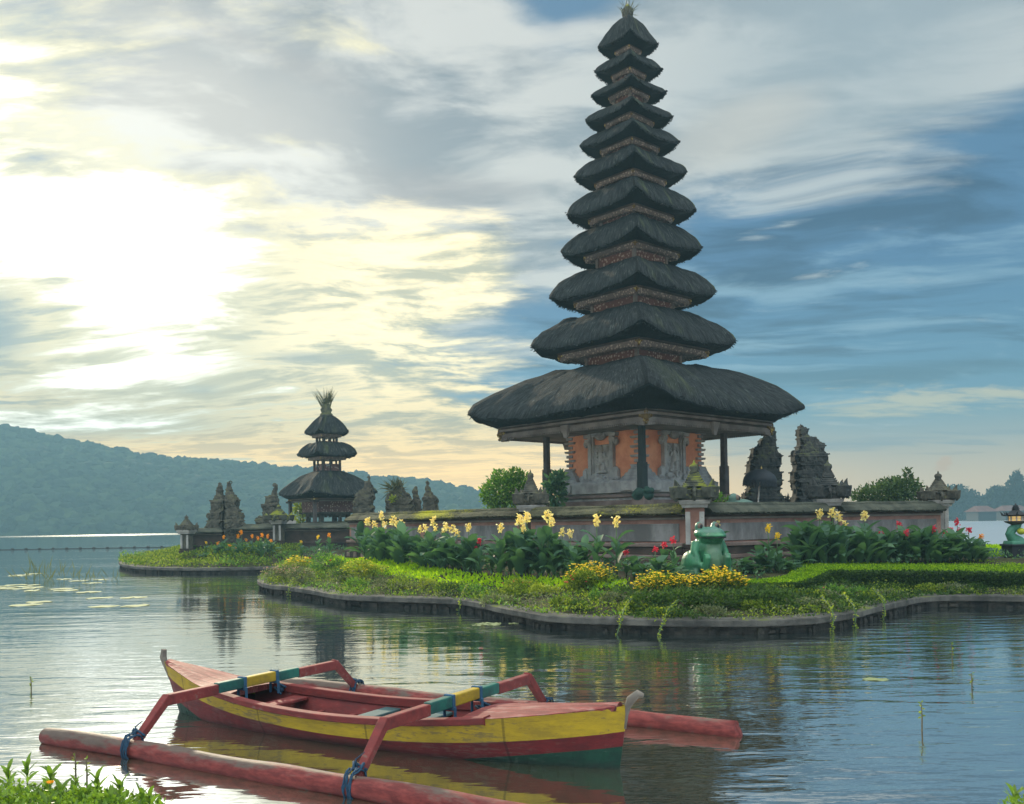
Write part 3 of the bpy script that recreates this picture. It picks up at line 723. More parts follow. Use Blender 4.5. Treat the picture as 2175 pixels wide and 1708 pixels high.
# ------------------------------------------------------------------ thatched meru towers
def sq_ring(s, n):
    """n points per side of a slightly rounded square of half side s"""
    out = []
    p = 12.0
    for side in range(4):
        for k in range(n):
            c = -1 + 2 * k / n
            f = (abs(c) ** p + 1) ** (1 / p)
            x, y = s * c / f, -s / f
            for _ in range(side): x, y = -y, x
            out.append((x, y, c, side))
    return out
UPPER = [(0, 0), (0.05, 0.14), (0.12, 0.28), (0.22, 0.43), (0.36, 0.61), (0.5, 0.775), (0.62, 0.89), (0.73, 0.97), (0.80, 1.0), (0.88, 0.95), (0.95, 0.83), (1.0, 0.66)]
UPPER_TOP = [(0, 0), (0.06, 0.10), (0.15, 0.22), (0.3, 0.42), (0.45, 0.60), (0.6, 0.75), (0.75, 0.87), (0.88, 0.96), (1.0, 1.0)]
def thatch_roof(parent, hd, ztip, lift, rtop, ztop, fh, zf, seed, top=False, n=36, straight=False):
    """hd: half diagonal of the lip, ztip: height of the lip's corners, rtop/ztop: half diagonal and height of the crest, fh/zf: where it meets the eave board"""
    k2 = 1 / math.sqrt(2)
    comp = 2 ** (1 / 12.0)
    zl = ztip - lift
    rings = []
    for q, zq in reversed(UPPER_TOP if top or straight else UPPER):
        r = hd + (rtop - hd) * q
        rings.append((r, zl + (ztop - zl) * zq, (1 - q) ** 1.5, 0))
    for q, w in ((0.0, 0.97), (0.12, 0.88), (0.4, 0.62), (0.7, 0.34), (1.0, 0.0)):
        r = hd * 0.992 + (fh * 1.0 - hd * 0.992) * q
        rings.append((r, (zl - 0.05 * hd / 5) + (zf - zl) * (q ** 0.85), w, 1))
    mb = MB(); uvs = []; N = 4 * n; slen = 0; pr = None
    for j, (r, z, w, mi) in enumerate(rings):
        if pr: slen += math.hypot(r - pr[0], z - pr[1])
        pr = (r, z)
        for (x, y, c, side) in sq_ring(r * k2 * comp, n):
            jit = 0.0; jz = 0.0
            pv = Vector((x * 1.3 + seed, y * 1.3, z))
            if 0 < j < len(rings) - 1:
                jit = 0.055 * mnoise.noise(pv * 2.3); jz = 0.085 * mnoise.noise(pv * 1.1) + 0.03 * mnoise.noise(pv * 5) + (0.035 * mnoise.noise(pv * 9) if j >= len(rings) - 8 else 0)
            zz = z + lift * w * (abs(c) ** 3.0) + jz * min(1, hd / 3)
            L = math.hypot(x, y) or 1
            mb.v.append((x * (1 + jit / L), y * (1 + jit / L), zz))
            uvs.append(((side * 2 + c) * hd * 0.12 + seed, slen * 0.35))
    for j in range(len(rings) - 1):
        for i in range(N):
            mb.f.append((j * N + (i + 1) % N, j * N + i, (j + 1) * N + i, (j + 1) * N + (i + 1) % N))
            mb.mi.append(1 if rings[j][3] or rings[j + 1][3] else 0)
    top_n = len(mb.v); mb.v.append((0, 0, ztop - 0.02)); uvs.append((0, 0))
    for i in range(N): mb.f.append((i, (i + 1) % N, top_n)); mb.mi.append(0)
    rng = np.random.RandomState(int(seed * 10) + 3); P = []; D = []
    for (x, y, c, side) in sq_ring(hd * k2 * comp, 150):
        if rng.rand() < 0.85:
            L = math.hypot(x, y); f = 0.985 + rng.uniform(-0.03, 0.0)
            P.append((x * f, y * f, zl + lift * 0.95 * abs(c) ** 3.0 + rng.uniform(-0.01, 0.05)))
            D.append((x / L + rng.normal() * .3, y / L + rng.normal() * .3, -0.4 + rng.normal() * 0.3))
    V = leaves_np(P, D, 0.05 * max(hd, 1.5) ** 0.7 + rng.uniform(0, 0.03, len(P)), 0.05, rng)
    for i in range(len(V) // 4):
        k = len(mb.v); mb.v.extend(map(tuple, V[i * 4:i * 4 + 4])); mb.f.append((k, k + 1, k + 2, k + 3)); mb.mi.append(0)
        uvs.extend([(i * 0.37, 0.1), (i * 0.37, 0.2), (i * 0.37, 0.3), (i * 0.37, 0.2)])
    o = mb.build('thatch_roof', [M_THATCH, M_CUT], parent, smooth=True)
    me = o.data; ul = me.uv_layers.new(name='uv')
    li = np.empty(len(me.loops), np.int32); me.loops.foreach_get('vertex_index', li)
    U = np.array(uvs, np.float32)[li]; ul.data.foreach_set('uv', U.ravel())
    return o
def eave(parent_roof, s, z0, z1, style, teeth=True):
    """eave board ring of half side s, between z0 and z1"""
    mb = MB(); h = z1 - z0
    if style == 'big':
        for a, b, g_, mi in ((0.0, 0.34, 0.0, 0), (0.36, 0.50, -0.07, 1), (0.52, 0.72, 0.05, 0), (0.74, 0.84, -0.02, 1), (0.86, 1.0, 0.10, 0)):
            mb.lathe([(s + g_, z0 + a * h), (s + g_, z0 + b * h)], 4, mi=mi, sq=True)
        mats = [M_FPLAIN, M_FDARK]
    else:
        mb.lathe([(s, z0), (s, z0 + h * 0.62)], 4, mi=0, sq=True)
        mb.lathe([(s * 1.03, z0 + h * 0.64), (s * 1.03, z1)], 4, mi=1, sq=True)
        mats = [M_FASC, M_FDARK]
    if teeth:
        st = 0.085 if style == 'big' else max(0.07, s * 0.04); th = st * 0.8
        for side in range(4):
            M = Matrix.Rotation(side * math.pi / 2, 3, 'Z'); q = -s + st / 2
            while q < s:
                c = M @ Vector((q, -s + 0.03, z0 - th / 2))
                mb.box(c, (st * 0.62, 0.05, th), side * math.pi / 2, 0, 1.0)
                q += st
            for e in (-1, 1):
                for k in range(3):
                    c = M @ Vector((e * (s - 0.12 - k * 0.12), -s + 0.02, z0 - th * 0.9))
                    mb.box(c, (0.10, 0.06, th * (1.8 - 0.4 * k)), side * math.pi / 2, 0)
    o = mb.build('eave_board', mats, parent_roof)
    for side in range(4):
        gd = MB(); M = Matrix.Rotation(side * math.pi / 2, 3, 'Z'); c = M @ Vector((-s, -s, 0)); r = 0.055 * max(s, 0.5)  ** 0.8 if style != 'big' else 0.15
        for dx, dz, k in ((0, 0, 1.25), (0.7, 0.12, 0.9), (-0.7, 0.12, 0.9), (1.35, 0.22, 0.7), (-1.35, 0.22, 0.7), (0, -0.7, 0.7), (0.4, -.45, .6), (-.4, -.45, .6), (0, 0.6, 0.8)):
            a = side * math.pi / 2 + math.pi * 1.25
            t_ = Vector((-math.sin(a), math.cos(a), 0)); off = (1.0 if dx == 0 else 0)
            e = Vector((abs(dx) * r * 0.75, 0, 0))
            p = c + (M @ Vector((abs(dx) * r * 1.1 if dx > 0 else 0, abs(dx) * r * 1.1 if dx < 0 else 0, 0))) + Vector((0, 0, z0 + h * 0.3 + dz * r * 1.6))
            gd.ball(p, r * k * 0.6, 7)
        gd.build('gilded_corner_plaque', M_GOLD, parent_roof, smooth=True)
    return o
def finial_crown(parent, z, r, h, name='finial'):
    mb = MB()
    mb.lathe([(r * .9, z - .05), (r, z + h * .05), (r * .75, z + h * .18), (r * .95, z + h * .28), (r * .6, z + h * .45), (r * .85, z + h * .55), (r * .35, z + h * .7), (0.02, z + h * .8)], 10)
    for k in range(9):
        a = k * 2 * math.pi / 9
        mb.flame((r * .8 * math.cos(a), r * .8 * math.sin(a), z + h * .2), h * .4, r * .16, (r * .5 * math.cos(a), r * .5 * math.sin(a)))
    o = mb.build(name, M_CAP, parent, smooth=True)
    rng = np.random.RandomState(5); n = 46
    d_ = rand_dir(n, rng, 0.9); P = d_ * r * 0.6 + np.array([0, 0, z + h * .35])
    quad_obj('sprouting_grass', leaves_np(P, d_ + [0, 0, .3], rng.uniform(.3, .75, n) * h, 0.02, rng), M_STRAW, parent)
    return o

PX0 = 1348; D_M = 32.0; KM = D_M / F_PX
def zpx(y, d=D_M, px=1345): return PT(px, y, d).z
def main_meru():
    c = PT(1350, 1075, D_M); Z0 = 0.75
    root = thing('multi_tier_pagoda', 'tall eleven-tiered black thatched temple tower with orange shrine walls', 'pagoda', (c.x, c.y, Z0), R(41.5))
    ROW = [(355, 866, 786, 287, 925, 98), (217, 728, 668, 157, 762, 98), (176, 622, 571, 122, 650, 84), (149, 528, 481, 100, 552, 73), (137, 447, 401, 89, 474, 62), (118.5, 368, 332, 75, 397, 52),
           (105, 303, 275, 62, 326, 45), (92, 250, 226, 52, 270, 38), (79, 197, 176, 43, 213, 32), (71, 148, 121, 36.5, 168, 27), (62.5, 96, 38, 28, 117, 20)]
    n = len(ROW)
    for i, (hw, yl, yc, fhw, yf, bw) in enumerate(ROW):
        # the tower leans a hair with height: follow it with the centre
        hd, fh = hw * KM, fhw * KM
        ztip, zt, zfb = zpx(yl) - Z0, zpx(yc + (5 if 0 < i < n - 1 else 0)) - Z0, zpx(yf - (3 if i else 0)) - Z0
        bt = (0.40 if i == 0 else 0.085 + 0.05 * fh)
        rtop = (ROW[i][5] * KM * 1.04) if i < n - 1 else 0.20
        if i == 0: rtop = 98 * KM * 1.03
        r = thatch_roof(root, hd, ztip, (0.56 if i == 0 else min(0.36, 0.12 * hd + 0.06)), rtop, zt, fh * 1.02, zfb + bt, 1.7 + i * 3.1, top=(i == n - 1), n=40 if i < 4 else 28)
        if i == 0: r['label'] = 'lowest and widest thatched roof'
        if i == n - 1: r['label'] = 'small pointed topmost roof'
        e = eave(r, fh / math.sqrt(2), zfb, zfb + bt, 'big' if i == 0 else 'carved')
        if i > 0:
            pv = ROW[i - 1]; s = min(bw, fhw * 0.72) * KM / math.sqrt(2); z0 = zpx(pv[2]) - Z0 - 0.35; mb = MB()
            mb.lathe([(s, z0), (s, zfb + 0.02)], 4, sq=True)
            for a in range(4):
                M = Matrix.Rotation(a * math.pi / 2, 3, 'Z'); p = M @ Vector((s, s, (z0 + zfb) / 2))
                mb.box(p, (0.11, 0.11, zfb - z0), a * math.pi / 2, 1)
            mb.build('tier_body', [M_BODY, M_FPLAIN], root)
    finial_crown(root, zpx(43) - Z0, 0.20, 0.72)
    rng = np.random.RandomState(9)
    for nm, px, py, k in (('fern_tuft', 1347, 681, 26), ('fern_tuft', 1352, 470, 22)):
        pp = root.matrix_basis.inverted() @ PT(px, py, D_M - (2.2 if py > 600 else 1.45))
        d_ = rand_dir(k, rng, 1.0)
        quad_obj(nm, leaves_np(np.tile(np.array(pp), (k, 1)) + rng.normal(size=(k, 3)) * 0.05, d_, rng.uniform(.12, .30, k), 0.05, rng), M_YLEAF, root)
    # plinth, shrine walls, niches
    q = lambda y: zpx(y, 31.0) - Z0
    mb = MB()
    for s, a, b, mi in ((2.35, 0.0, q(1082), 0), (2.2, q(1082) + .002, q(1074), 1), (2.1, q(1074) + .002, q(1064), 0), (1.98, q(1064) + .002, q(1058), 1), (2.06, q(1058) + .002, q(1052), 0), (1.92, q(1052) + .002, q(1048.5), 1)):
        mb.lathe([(s, a), (s, b)], 4, mi=mi, sq=True)
    bevel(mb.build('plinth', [M_PLINTH, M_GREY], root), 0.015, 1)
    sB = 2.03; mb = MB()
    mb.lathe([(sB, q(1048.3)), (sB, q(1026)), (sB - 0.06, q(1022)), (1.80, q(1021))], 4, sq=True)
    sW = 1.64
    for a in range(4):
        M = Matrix.Rotation(a * math.pi / 2, 3, 'Z')
        # flared corner foot
        for k, (w, y0, y1) in enumerate(((0.95, 1022, 1014), (0.78, 1014, 1007), (0.60, 1007, 1000), (0.46, 1000, 993))):
            p = M @ Vector((-sW + w * 0.18, -sW + w * 0.18, (q(y0) + q(y1)) / 2 + k * 0.001))
            mb.box(p, (w, w, q(y1) - q(y0)), a * math.pi / 2, 0, 0.86)
        for e in (-1, 1):
            p = M @ Vector((e * 1.45, -sB - 0.03, q(1037))); mb.box(p, (0.62, 0.10, 0.26), a * math.pi / 2)
            p = M @ Vector((e * 1.80, -sB - 0.05, q(1036))); mb.box(p, (0.22, 0.14, 0.36), a * math.pi / 2)
    bevel(mb.build('stone_band', M_GREY, root), 0.012, 1)
    mb = MB(); mb.lathe([(sW, q(1021)), (sW, q(902))], 4, sq=True)
    mb.build('orange_wall', M_ORANGE, root)
    for a in range(4):
        mb = MB(); M = Matrix.Rotation(a * math.pi / 2, 3, 'Z')
        for k in range(9):
            w = 0.42 if k % 2 == 0 else 0.28
            z_ = q(993) + k * 0.155
            p = M @ Vector((-sW + w * 0.28, -sW + w * 0.28, z_))
            mb.box(p, (w, w, 0.075 if k % 2 == 0 else 0.10), a * math.pi / 2, 0, 1.12 if k % 2 == 0 else 1.0)
        for k in range(4):
            w = 0.46 + k * 0.16
            p = M @ Vector((-sW + w * 0.22, -sW + w * 0.22, q(918) + k * 0.075)); mb.box(p, (w, w, 0.07), a * math.pi / 2, 0, 1.05)
        bevel(mb.build('corner_fin_stack', M_GREY, root), 0.008, 1)
    rr = random.Random(2)
    for a in range(4):
        M4 = Matrix.Rotation(a * math.pi / 2, 4, 'Z')
        mb = MB(); y0 = -sW
        for e in (-1, 1):
            mb.box((e * 0.50, y0 - 0.07, (q(1008) + q(920)) / 2), (0.14, 0.16, q(920) - q(1008)))
            mb.box((e * 0.40, y0 - 0.04, (q(1008) + q(925)) / 2), (0.07, 0.10, q(925) - q(1008)))
            for yy, w in ((915, 0.42), (925, 0.34), (935, 0.26)):
                mb.box((e * (0.50 + w * 0.22), y0 - 0.09, q(yy)), (w * .85, 0.2, 0.12), 0, 0, 1.1)
            mb.curl((e * 0.66, y0 - 0.10, q(940)), 0.10, e, 'x', 0.06)
            mb.curl((e * 0.66, y0 - 0.12, q(1000)), 0.12, e, 'x', 0.055); mb.box((e * 0.70, y0 - 0.10, q(1010)), (0.20, 0.2, 0.40), 0, 0, 0.8)
        mb.box((0, y0 - 0.06, q(922)), (1.0, 0.14, 0.16)); mb.box((0, y0 - 0.09, q(914)), (1.25, 0.2, 0.16)); mb.ball((0, y0 - 0.12, q(926)), (0.26, 0.12, 0.16), 10)
        bevel(mb.build('niche_frame', M_GREY, root), 0.01, 1).matrix_basis = M4
        mb = MB(); mb.box((0, y0 - 0.06, q(1022)), (1.5, 0.14, 0.5))
        for k in range(34):
            x = rr.uniform(-0.85, 0.85); zz = rr.uniform(q(1046), q(1012)) + 0.12 * (1 - abs(x))
            if rr.random() < 0.5: mb.curl((x, y0 - 0.17 - rr.uniform(0, .1), zz), rr.uniform(0.09, 0.17), rr.choice((-1, 1)), 'x', 0.05)
            else: mb.ball((x, y0 - 0.14, zz), (rr.uniform(.07, .15), 0.1, rr.uniform(.06, .12)), 8)
        mb.ball((0, y0 - 0.22, q(1032)), (0.24, 0.18, 0.24), 10); mb.box((0, y0 - 0.26, q(1040)), (0.36, 0.2, 0.2))
        remesh(mb.build('carved_base', M_GREY, root), 0.022, 2).matrix_basis = M4
        mb = MB(); mb.box((0, y0 - 0.02, q(975)), (0.74, 0.06, q(944) - q(1006))); zc = q(975)
        mb.ball((0.0, y0 - 0.08, zc + 0.30), (0.085, 0.08, 0.10), 8); mb.flame((0, y0 - 0.08, zc + .36), .14, .05)
        mb.tube([(0, y0 - .08, zc + .22), (0.02, y0 - .09, zc), (-.02, y0 - .09, zc - .14)], [.09, .12, .11], 8)
        for e in (-1, 1):
            mb.tube([(e * .08, y0 - .09, zc + .18), (e * .2, y0 - .1, zc + .06), (e * .17, y0 - .12, zc + .24)], .038, 6)
            mb.tube([(e * .06, y0 - .09, zc - .12), (e * .14, y0 - .1, zc - .27), (e * .1, y0 - .1, zc - .4)], .055, 6)
            mb.curl((e * .24, y0 - .06, zc - .12), .09, e, 'x', .03); mb.curl((e * .25, y0 - .06, zc + .34), .08, e, 'x', .03)
        mb.box((0, y0 - .08, zc - .43), (.5, .12, .08))
        for k in range(16): mb.ball((rr.uniform(-.3, .3), y0 - .05, zc + rr.uniform(-.42, .42)), rr.uniform(.03, .05), 6)
        remesh(mb.build('relief_panel', M_GREY, root), 0.016, 1).matrix_basis = M4
    # posts under the eaves' corners, each on a carved beast
    sP = 187 * KM / math.sqrt(2); z1 = q(917)
    for a in range(4):
        M = Matrix.Rotation(a * math.pi / 2, 3, 'Z'); p = M @ Vector((-sP, -sP, 0)); mb = MB()
        zb = q(1052)
        mb.box((p.x, p.y, (0.4 + zb) / 2), (0.5, 0.5, zb - 0.4), a * math.pi / 2, 2)
        mb.box((p.x, p.y, (zb + q(990)) / 2), (0.25, 0.25, q(990) - zb), a * math.pi / 2, 0)
        mb.box((p.x, p.y, (q(990) + z1) / 2), (0.19, 0.19, z1 - q(990)), a * math.pi / 2, 0, 0.95)
        mb.box((p.x, p.y, z1 + 0.04), (0.34, 0.34, 0.12), a * math.pi / 2, 1, 1.3); mb.box((p.x, p.y, z1 + 0.15), (0.55, 0.55, 0.12), a * math.pi / 2, 1, 1.2)
        o = bevel(mb.build('post', [M_POST if a == 0 else M_POST2, M_FPLAIN, M_PLINTH], root), 0.012, 1)
        if a == 0:
            o['label'] = 'nearest post, painted black green'
            fb = MB(); fb.ball((p.x, p.y, zb - 0.06), (0.36, 0.36, 0.24), 14); fb.ball((p.x - .16, p.y - .30, zb + .1), .12, 8); fb.ball((p.x + .0, p.y - .36, zb + .08), .1, 8)
            fb.ball((p.x - .3, p.y - .1, zb + .02), .16, 8)
            remesh(fb.build('green_beast_base', mat('dull_green_paint', m_paint((.035, .10, .07), (.02, .055, .04), .6, .3, (.09, .11, .09))), root), 0.025, 2)
    s = 287 * KM / math.sqrt(2); zf = zpx(925) - Z0
    for a in range(4):
        M = Matrix.Rotation(a * math.pi / 2, 3, 'Z')
        pd = MB(); c_ = M @ Vector((0, -s - 0.04, zf - 0.06)); pd.box(c_, (0.12, 0.06, 0.42), a * math.pi / 2, 0, 3.0)
        pd.build('pale_pendant', M_FPLAIN, root)
    # frame beams under the roof
    return root
main_meru()

def small_meru():
    D = 47.0; K = D / F_PX
    c = PT(697, 1120, D); Z0 = 1.35
    root = thing('thatched_shrine', 'small three-tiered thatched shrine with tall straw finial at the lake edge', 'shrine', (c.x, c.y, Z0), R(38))
    z = lambda y: PT(695, y, D).z - Z0
    ROW = [(108, 1044, 1001, 84, 1066, 30), (65, 962, 941, 41, 978, 28), (47.5, 915, 881, 32, 930, 22)]
    for i, (hw, yl, yc, fhw, yf, bw) in enumerate(ROW):
        hd, fh = hw * K, fhw * K
        r = thatch_roof(root, hd, z(yl), 0.22 if i else 0.25, bw * K * 1.05 if i < 2 else 0.22, z(yc), fh * 1.03, z(yf) + 0.18, 51 + i * 2.3, top=(i == 2), n=30, straight=(i == 0))
        r['label'] = ('wide lowest thatched roof', 'middle thatched roof', 'domed top thatched roof')[i]
        eave(r, fh / math.sqrt(2), z(yf), z(yf) + 0.22, 'carved' if i else 'big', teeth=False)
        if i > 0:
            s = (28 if i == 1 else 21.5) * K / math.sqrt(2); zb = z(ROW[i - 1][2]) - 0.2; mb = MB(); zt = z(yf)
            mb.lathe([(s * 0.97, zb), (s * 0.97, zt - 0.20)], 4, mi=0, sq=True)
            for a in range(4):
                M = Matrix.Rotation(a * math.pi / 2, 3, 'Z')
                mb.box(M @ Vector((s, s, (zb + zt) / 2 + 0.02)), (0.10, 0.10, zt - zb + 0.04), a * math.pi / 2, 1)
                mb.box(M @ Vector((s * 0.15, s, (zb + zt) / 2 + 0.02)), (0.07, 0.08, zt - zb + 0.04), a * math.pi / 2, 1)
                for k in range(6): mb.ball(M @ Vector((s * (0.1 + k * 0.1), s, zb + 0.45 + 0.05 * (k % 2))), 0.045, 6, 2)
            mb.build('tier_body', [M_BODY, M_POST2, M_GREY], root)
    for a in range(4):
        M = Matrix.Rotation(a * math.pi / 2, 3, 'Z'); p = M @ Vector((-1.42, -1.42, 0)); mb = MB()
        mb.box((p.x, p.y, (z(1062) + z(1130)) / 2), (0.15, 0.15, z(1062) - z(1130)), 0, 0)
        mb.box((p.x, p.y, z(1126)), (0.4, 0.4, 0.3), 0, 1, 0.8); mb.box((p.x, p.y, z(1066)), (0.3, 0.3, 0.1), 0, 0, 1.3)
        mb.build('post', [M_POST2, M_GREY], root)
    mb = MB()
    mb.lathe([(1.9, -0.9), (1.9, -0.25)], 4, sq=True); mb.lathe([(1.75, -0.248), (1.75, -0.08)], 4, sq=True)
    mb.build('stone_base', M_GATE2, root)
    mb = MB()   # altar house on four legs inside
    mb.lathe([(0.95, z(1114)), (1.0, z(1110)), (0.9, z(1108))], 4, sq=True)
    for a in range(4):
        M = Matrix.Rotation(a * math.pi / 2, 3, 'Z'); mb.box(M @ Vector((-.75, -.75, (z(1108) + z(1090)) / 2)), (0.2, 0.2, z(1090) - z(1108)))
        mb.box(M @ Vector((0, -.8, z(1092))), (1.3, 0.1, 0.18), a * math.pi / 2)
        for k in range(5): mb.box(M @ Vector((-.5 + k * .25, -.8, z(1096))), (0.13, 0.08, 0.14), a * math.pi / 2, 0, 0.3)
    mb.lathe([(0.98, z(1090)), (0.98, z(1064))], 4, mi=1, sq=True); mb.lathe([(1.1, z(1091)), (1.1, z(1088))], 4, mi=0, sq=True)
    mb.box((0, -0.0, -0.05 + z(1120) / 2), (1.5, 1.5, 0.6), 0, 2)
    mb.build('altar', [M_GATE2, M_BODY, M_GATE2], root)
    zt = z(883)
    mb = MB(); mb.lathe([(0.30, zt - 0.1), (0.33, zt + 0.06), (0.24, zt + 0.16), (0.31, zt + 0.3), (0.22, zt + .42), (0.26, zt + 0.55), (0.1, zt + 0.6)], 12)
    mb.build('finial', M_CAP, root, smooth=True)
    rng = np.random.RandomState(4); P = []; Dv = []
    bd = Matrix.Rotation(-R(38), 3, 'Z')
    for k in range(150):
        g_ = -0.60 if k % 3 == 0 else rng.uniform(0.05, 0.45)
        v = bd @ Vector((g_ + rng.normal() * 0.08, rng.normal() * 0.15, 1.0)); Dv.append(v)
        P.append((rng.normal() * .1 , rng.normal() * .1, zt + 0.25 + rng.uniform(0, .2)))
    quad_obj('straw_plume', leaves_np(P, Dv, rng.uniform(.55, 1.25, 150), 0.03, rng), M_STRAW, root)
small_meru()

# ------------------------------------------------------------------ carved stone: split gates, pillars, walls
def carved_gate(outline, d, dep, label, group, material, seed, vox=0.03, split=0.30):
    """a split gate half or carved spire: its stepped outline (photo points) at its own distance, built up in depth with ledges, volutes and flames"""
    P = [PT(x, y, d) for x, y in outline]; zb = min(p.z for p in P); xc = sum(p.x for p in P) / len(P); rr = random.Random(seed)
    z0 = max(gz(xc, d), .3) - .05; zt = max(p.z for p in P)
    root = thing('split_gate' if group else 'carved_spire', label, 'gate' if group else 'stone spire', (xc, d, z0), 0, group)
    Q = [(p.x - xc, p.z - z0) for p in P]
    def span(z):
        xs = []
        for (x1, z1), (x2, z2) in zip(Q, Q[1:] + Q[:1]):
            if (z1 > z) != (z2 > z): xs.append(x1 + (z - z1) * (x2 - x1) / (z2 - z1))
        return (min(xs), max(xs)) if len(xs) > 1 else None
    H = zt - z0; base = zb - z0; n = max(14, int(H / .12))
    low, tow = MB(), MB(); sb = span(base + .02); zs = base + (H - base) * split
    low.box(((sb[0] + sb[1]) / 2, 0, base / 2), (sb[1] - sb[0], dep * 1.1, base + .06))
    wmax = max((span(base + (H - base) * (k + .5) / n) or (0, 0))[1] - (span(base + (H - base) * (k + .5) / n) or (0, 0))[0] for k in range(n))
    for k in range(n):
        za, zc_ = base + (H - base) * k / n, base + (H - base) * (k + 1) / n; s_ = span((za + zc_) / 2)
        if not s_: continue
        w = s_[1] - s_[0]; dd = dep * (.42 + .58 * w / wmax); mb = low if za < zs else tow; c = (s_[0] + s_[1]) / 2
        mb.box((c, 0, (za + zc_) / 2), (w, dd * .62, zc_ - za + .012)); mb.box((c, 0, (za + zc_) / 2), (w * .74, dd, zc_ - za + .012), 0, 0, .97)
        if k % 4 == 2: mb.box((c, 0, zc_), (w * 1.01 + .02, dd * 1.08, .05)); mb.box((c, 0, zc_ - .075), (w * .88, dd * 1.12, .03))
        for q in range(int(w * 9) + 2):
            x = rr.uniform(s_[0] + .05, s_[1] - .05) if w > .12 else c; z_ = rr.uniform(za, zc_); r = rr.uniform(.03, .10) * (1 if w > .3 else .6)
            for f in (-1, 1):
                y = f * (dd * (.5 if abs(x - c) < w * .36 else .31))
                t_ = rr.random()
                if t_ < .4: mb.curl((x, y, z_), r * 1.25, rr.choice((-1, 1)), 'x', r * .42)
                elif t_ < .7: mb.box((x, y, z_), (r * 2, .09, r * 1.3), 0, 0, rr.uniform(.5, 1))
                else: mb.flame((x, y, z_ - r), r * 2.6, r * .6, (rr.uniform(-.5, .5) * r, f * .03))
    for i, (x, z) in enumerate(Q):   # flames and scrolls where the outline juts out
        (x0, z0_), (x2, z2_) = Q[i - 1], Q[(i + 1) % len(Q)]
        if z < base + .15: continue
        cr = (x - x0) * (z2_ - z) - (z - z0_) * (x2 - x)
        w = span(min(max(z, base + .01), H - .02)); c = (w[0] + w[1]) / 2 if w else 0; e = 1 if x > c else -1; mb = low if z < zs else tow
        if i % 2: mb.flame((x - e * .05, 0, z - .08), rr.uniform(.10, .18), .045, (e * .05, 0))
        else: mb.curl((x - e * .06, rr.uniform(-.1, .1), z - .02), rr.uniform(.07, .13), e, 'x', .036)
    for o in (remesh(low.build('base', material, root), vox * .85, 0), remesh(tow.build('carved_tower', material, root), vox * .72, 0)): o.modifiers[0].use_smooth_shade = False
    return root
def c5(L): return [((1700 + x / 6.797) / 1.1034, (980 + y / 6.797) / 1.1034) for x, y in L]
def c2(L): return [((x / 3.106) / 1.1034, (900 + y / 3.106) / 1.1034) for x, y in L]
def c4(L): return [((380 + x / 3.021) / 1.1034, (900 + y / 3.021) / 1.1034) for x, y in L]
carved_gate(c5([(290, 1350), (280, 1200), (330, 1190), (370, 1130), (340, 1000), (360, 800), (365, 700), (400, 680), (410, 600), (430, 500), (470, 490), (510, 510), (505, 545), (560, 550), (530, 440), (560, 340), (640, 330), (665, 215), (730, 205), (765, 165), (775, 220), (795, 300),
   (780, 400), (800, 510), (830, 580), (870, 590), (865, 745), (835, 765), (832, 850), (875, 890), (870, 1040), (845, 1060), (850, 1150), (835, 1190), (880, 1240), (915, 1350)]), 33.5, .95, 'dark carved half of the tall split gate standing behind the black parasol', 'tall split gate halves', M_GATE, 1)
carved_gate(c5([(1060, 1360), (1090, 1280), (1105, 1150), (1085, 1130), (1090, 1045), (1060, 1010), (1062, 865), (1095, 845), (1110, 720), (1070, 705), (1072, 550), (1130, 520), (1165, 430), (1150, 215), (1165, 180), (1190, 120), (1215, 165), (1290, 170), (1305, 220), (1275, 290), (1325, 290), (1330, 345),
   (1380, 320), (1440, 355), (1500, 400), (1545, 420), (1550, 470), (1535, 560), (1590, 600), (1610, 650), (1590, 720), (1550, 790), (1540, 860), (1560, 900), (1620, 1000), (1640, 1360)]), 33.5, .95, 'dark carved gate half farther from the thatched tower', 'tall split gate halves', M_GATE, 2)
carved_gate(c2([(1540, 1200), (1535, 1070), (1500, 1060), (1510, 1020), (1530, 990), (1510, 955), (1545, 930), (1540, 860), (1570, 830), (1585, 770), (1592, 740), (1602, 720), (1615, 745), (1620, 800), (1640, 830), (1635, 900), (1625, 960), (1630, 1200)]), 42, .7, 'narrow mossy gate half beside the low urn-topped corner pillar of the spit', 'small split gate halves', M_GATE2, 3, .03)
carved_gate(c2([(1640, 1200), (1640, 1000), (1650, 900), (1640, 840), (1650, 790), (1655, 740), (1665, 715), (1680, 745), (1690, 790), (1715, 810), (1740, 850), (1725, 890), (1740, 920), (1770, 950), (1765, 1000), (1785, 1030), (1780, 1060), (1745, 1070), (1740, 1200)]), 42, .7, 'narrow mossy gate half with sharp spire, nearer the small shrine', 'small split gate halves', M_GATE2, 4, .03)
carved_gate(c2([(1880, 1090), (1865, 985), (1885, 970), (1910, 985), (1920, 940), (1912, 880), (1935, 870), (1938, 825), (1960, 820), (1975, 850), (1985, 790), (2000, 760), (2008, 735), (2015, 770), (2012, 800), (2025, 870), (2020, 930), (2035, 1000), (2045, 1090)]), 43, .7, 'mossy stone spire just before the small shrine with thin needle tip', None, M_GATE2, 5, .03)
carved_gate(c4([(1350, 960), (1360, 830), (1380, 780), (1400, 760), (1425, 750), (1440, 690), (1455, 700), (1465, 655), (1475, 700), (1485, 740), (1500, 800), (1490, 850), (1510, 960)]), 40, .6, 'grey stone carving overlapping the corner of the small shrine roof', None, M_GATE2, 6, .03)
carved_gate(c4([(1590, 940), (1585, 820), (1600, 790), (1610, 770), (1640, 760), (1670, 730), (1690, 690), (1705, 730), (1720, 770), (1750, 790), (1780, 830), (1790, 940)]), 38, .6, 'grey weathered gate block sprouting feathery plants', None, M_GATE2, 7, .03)
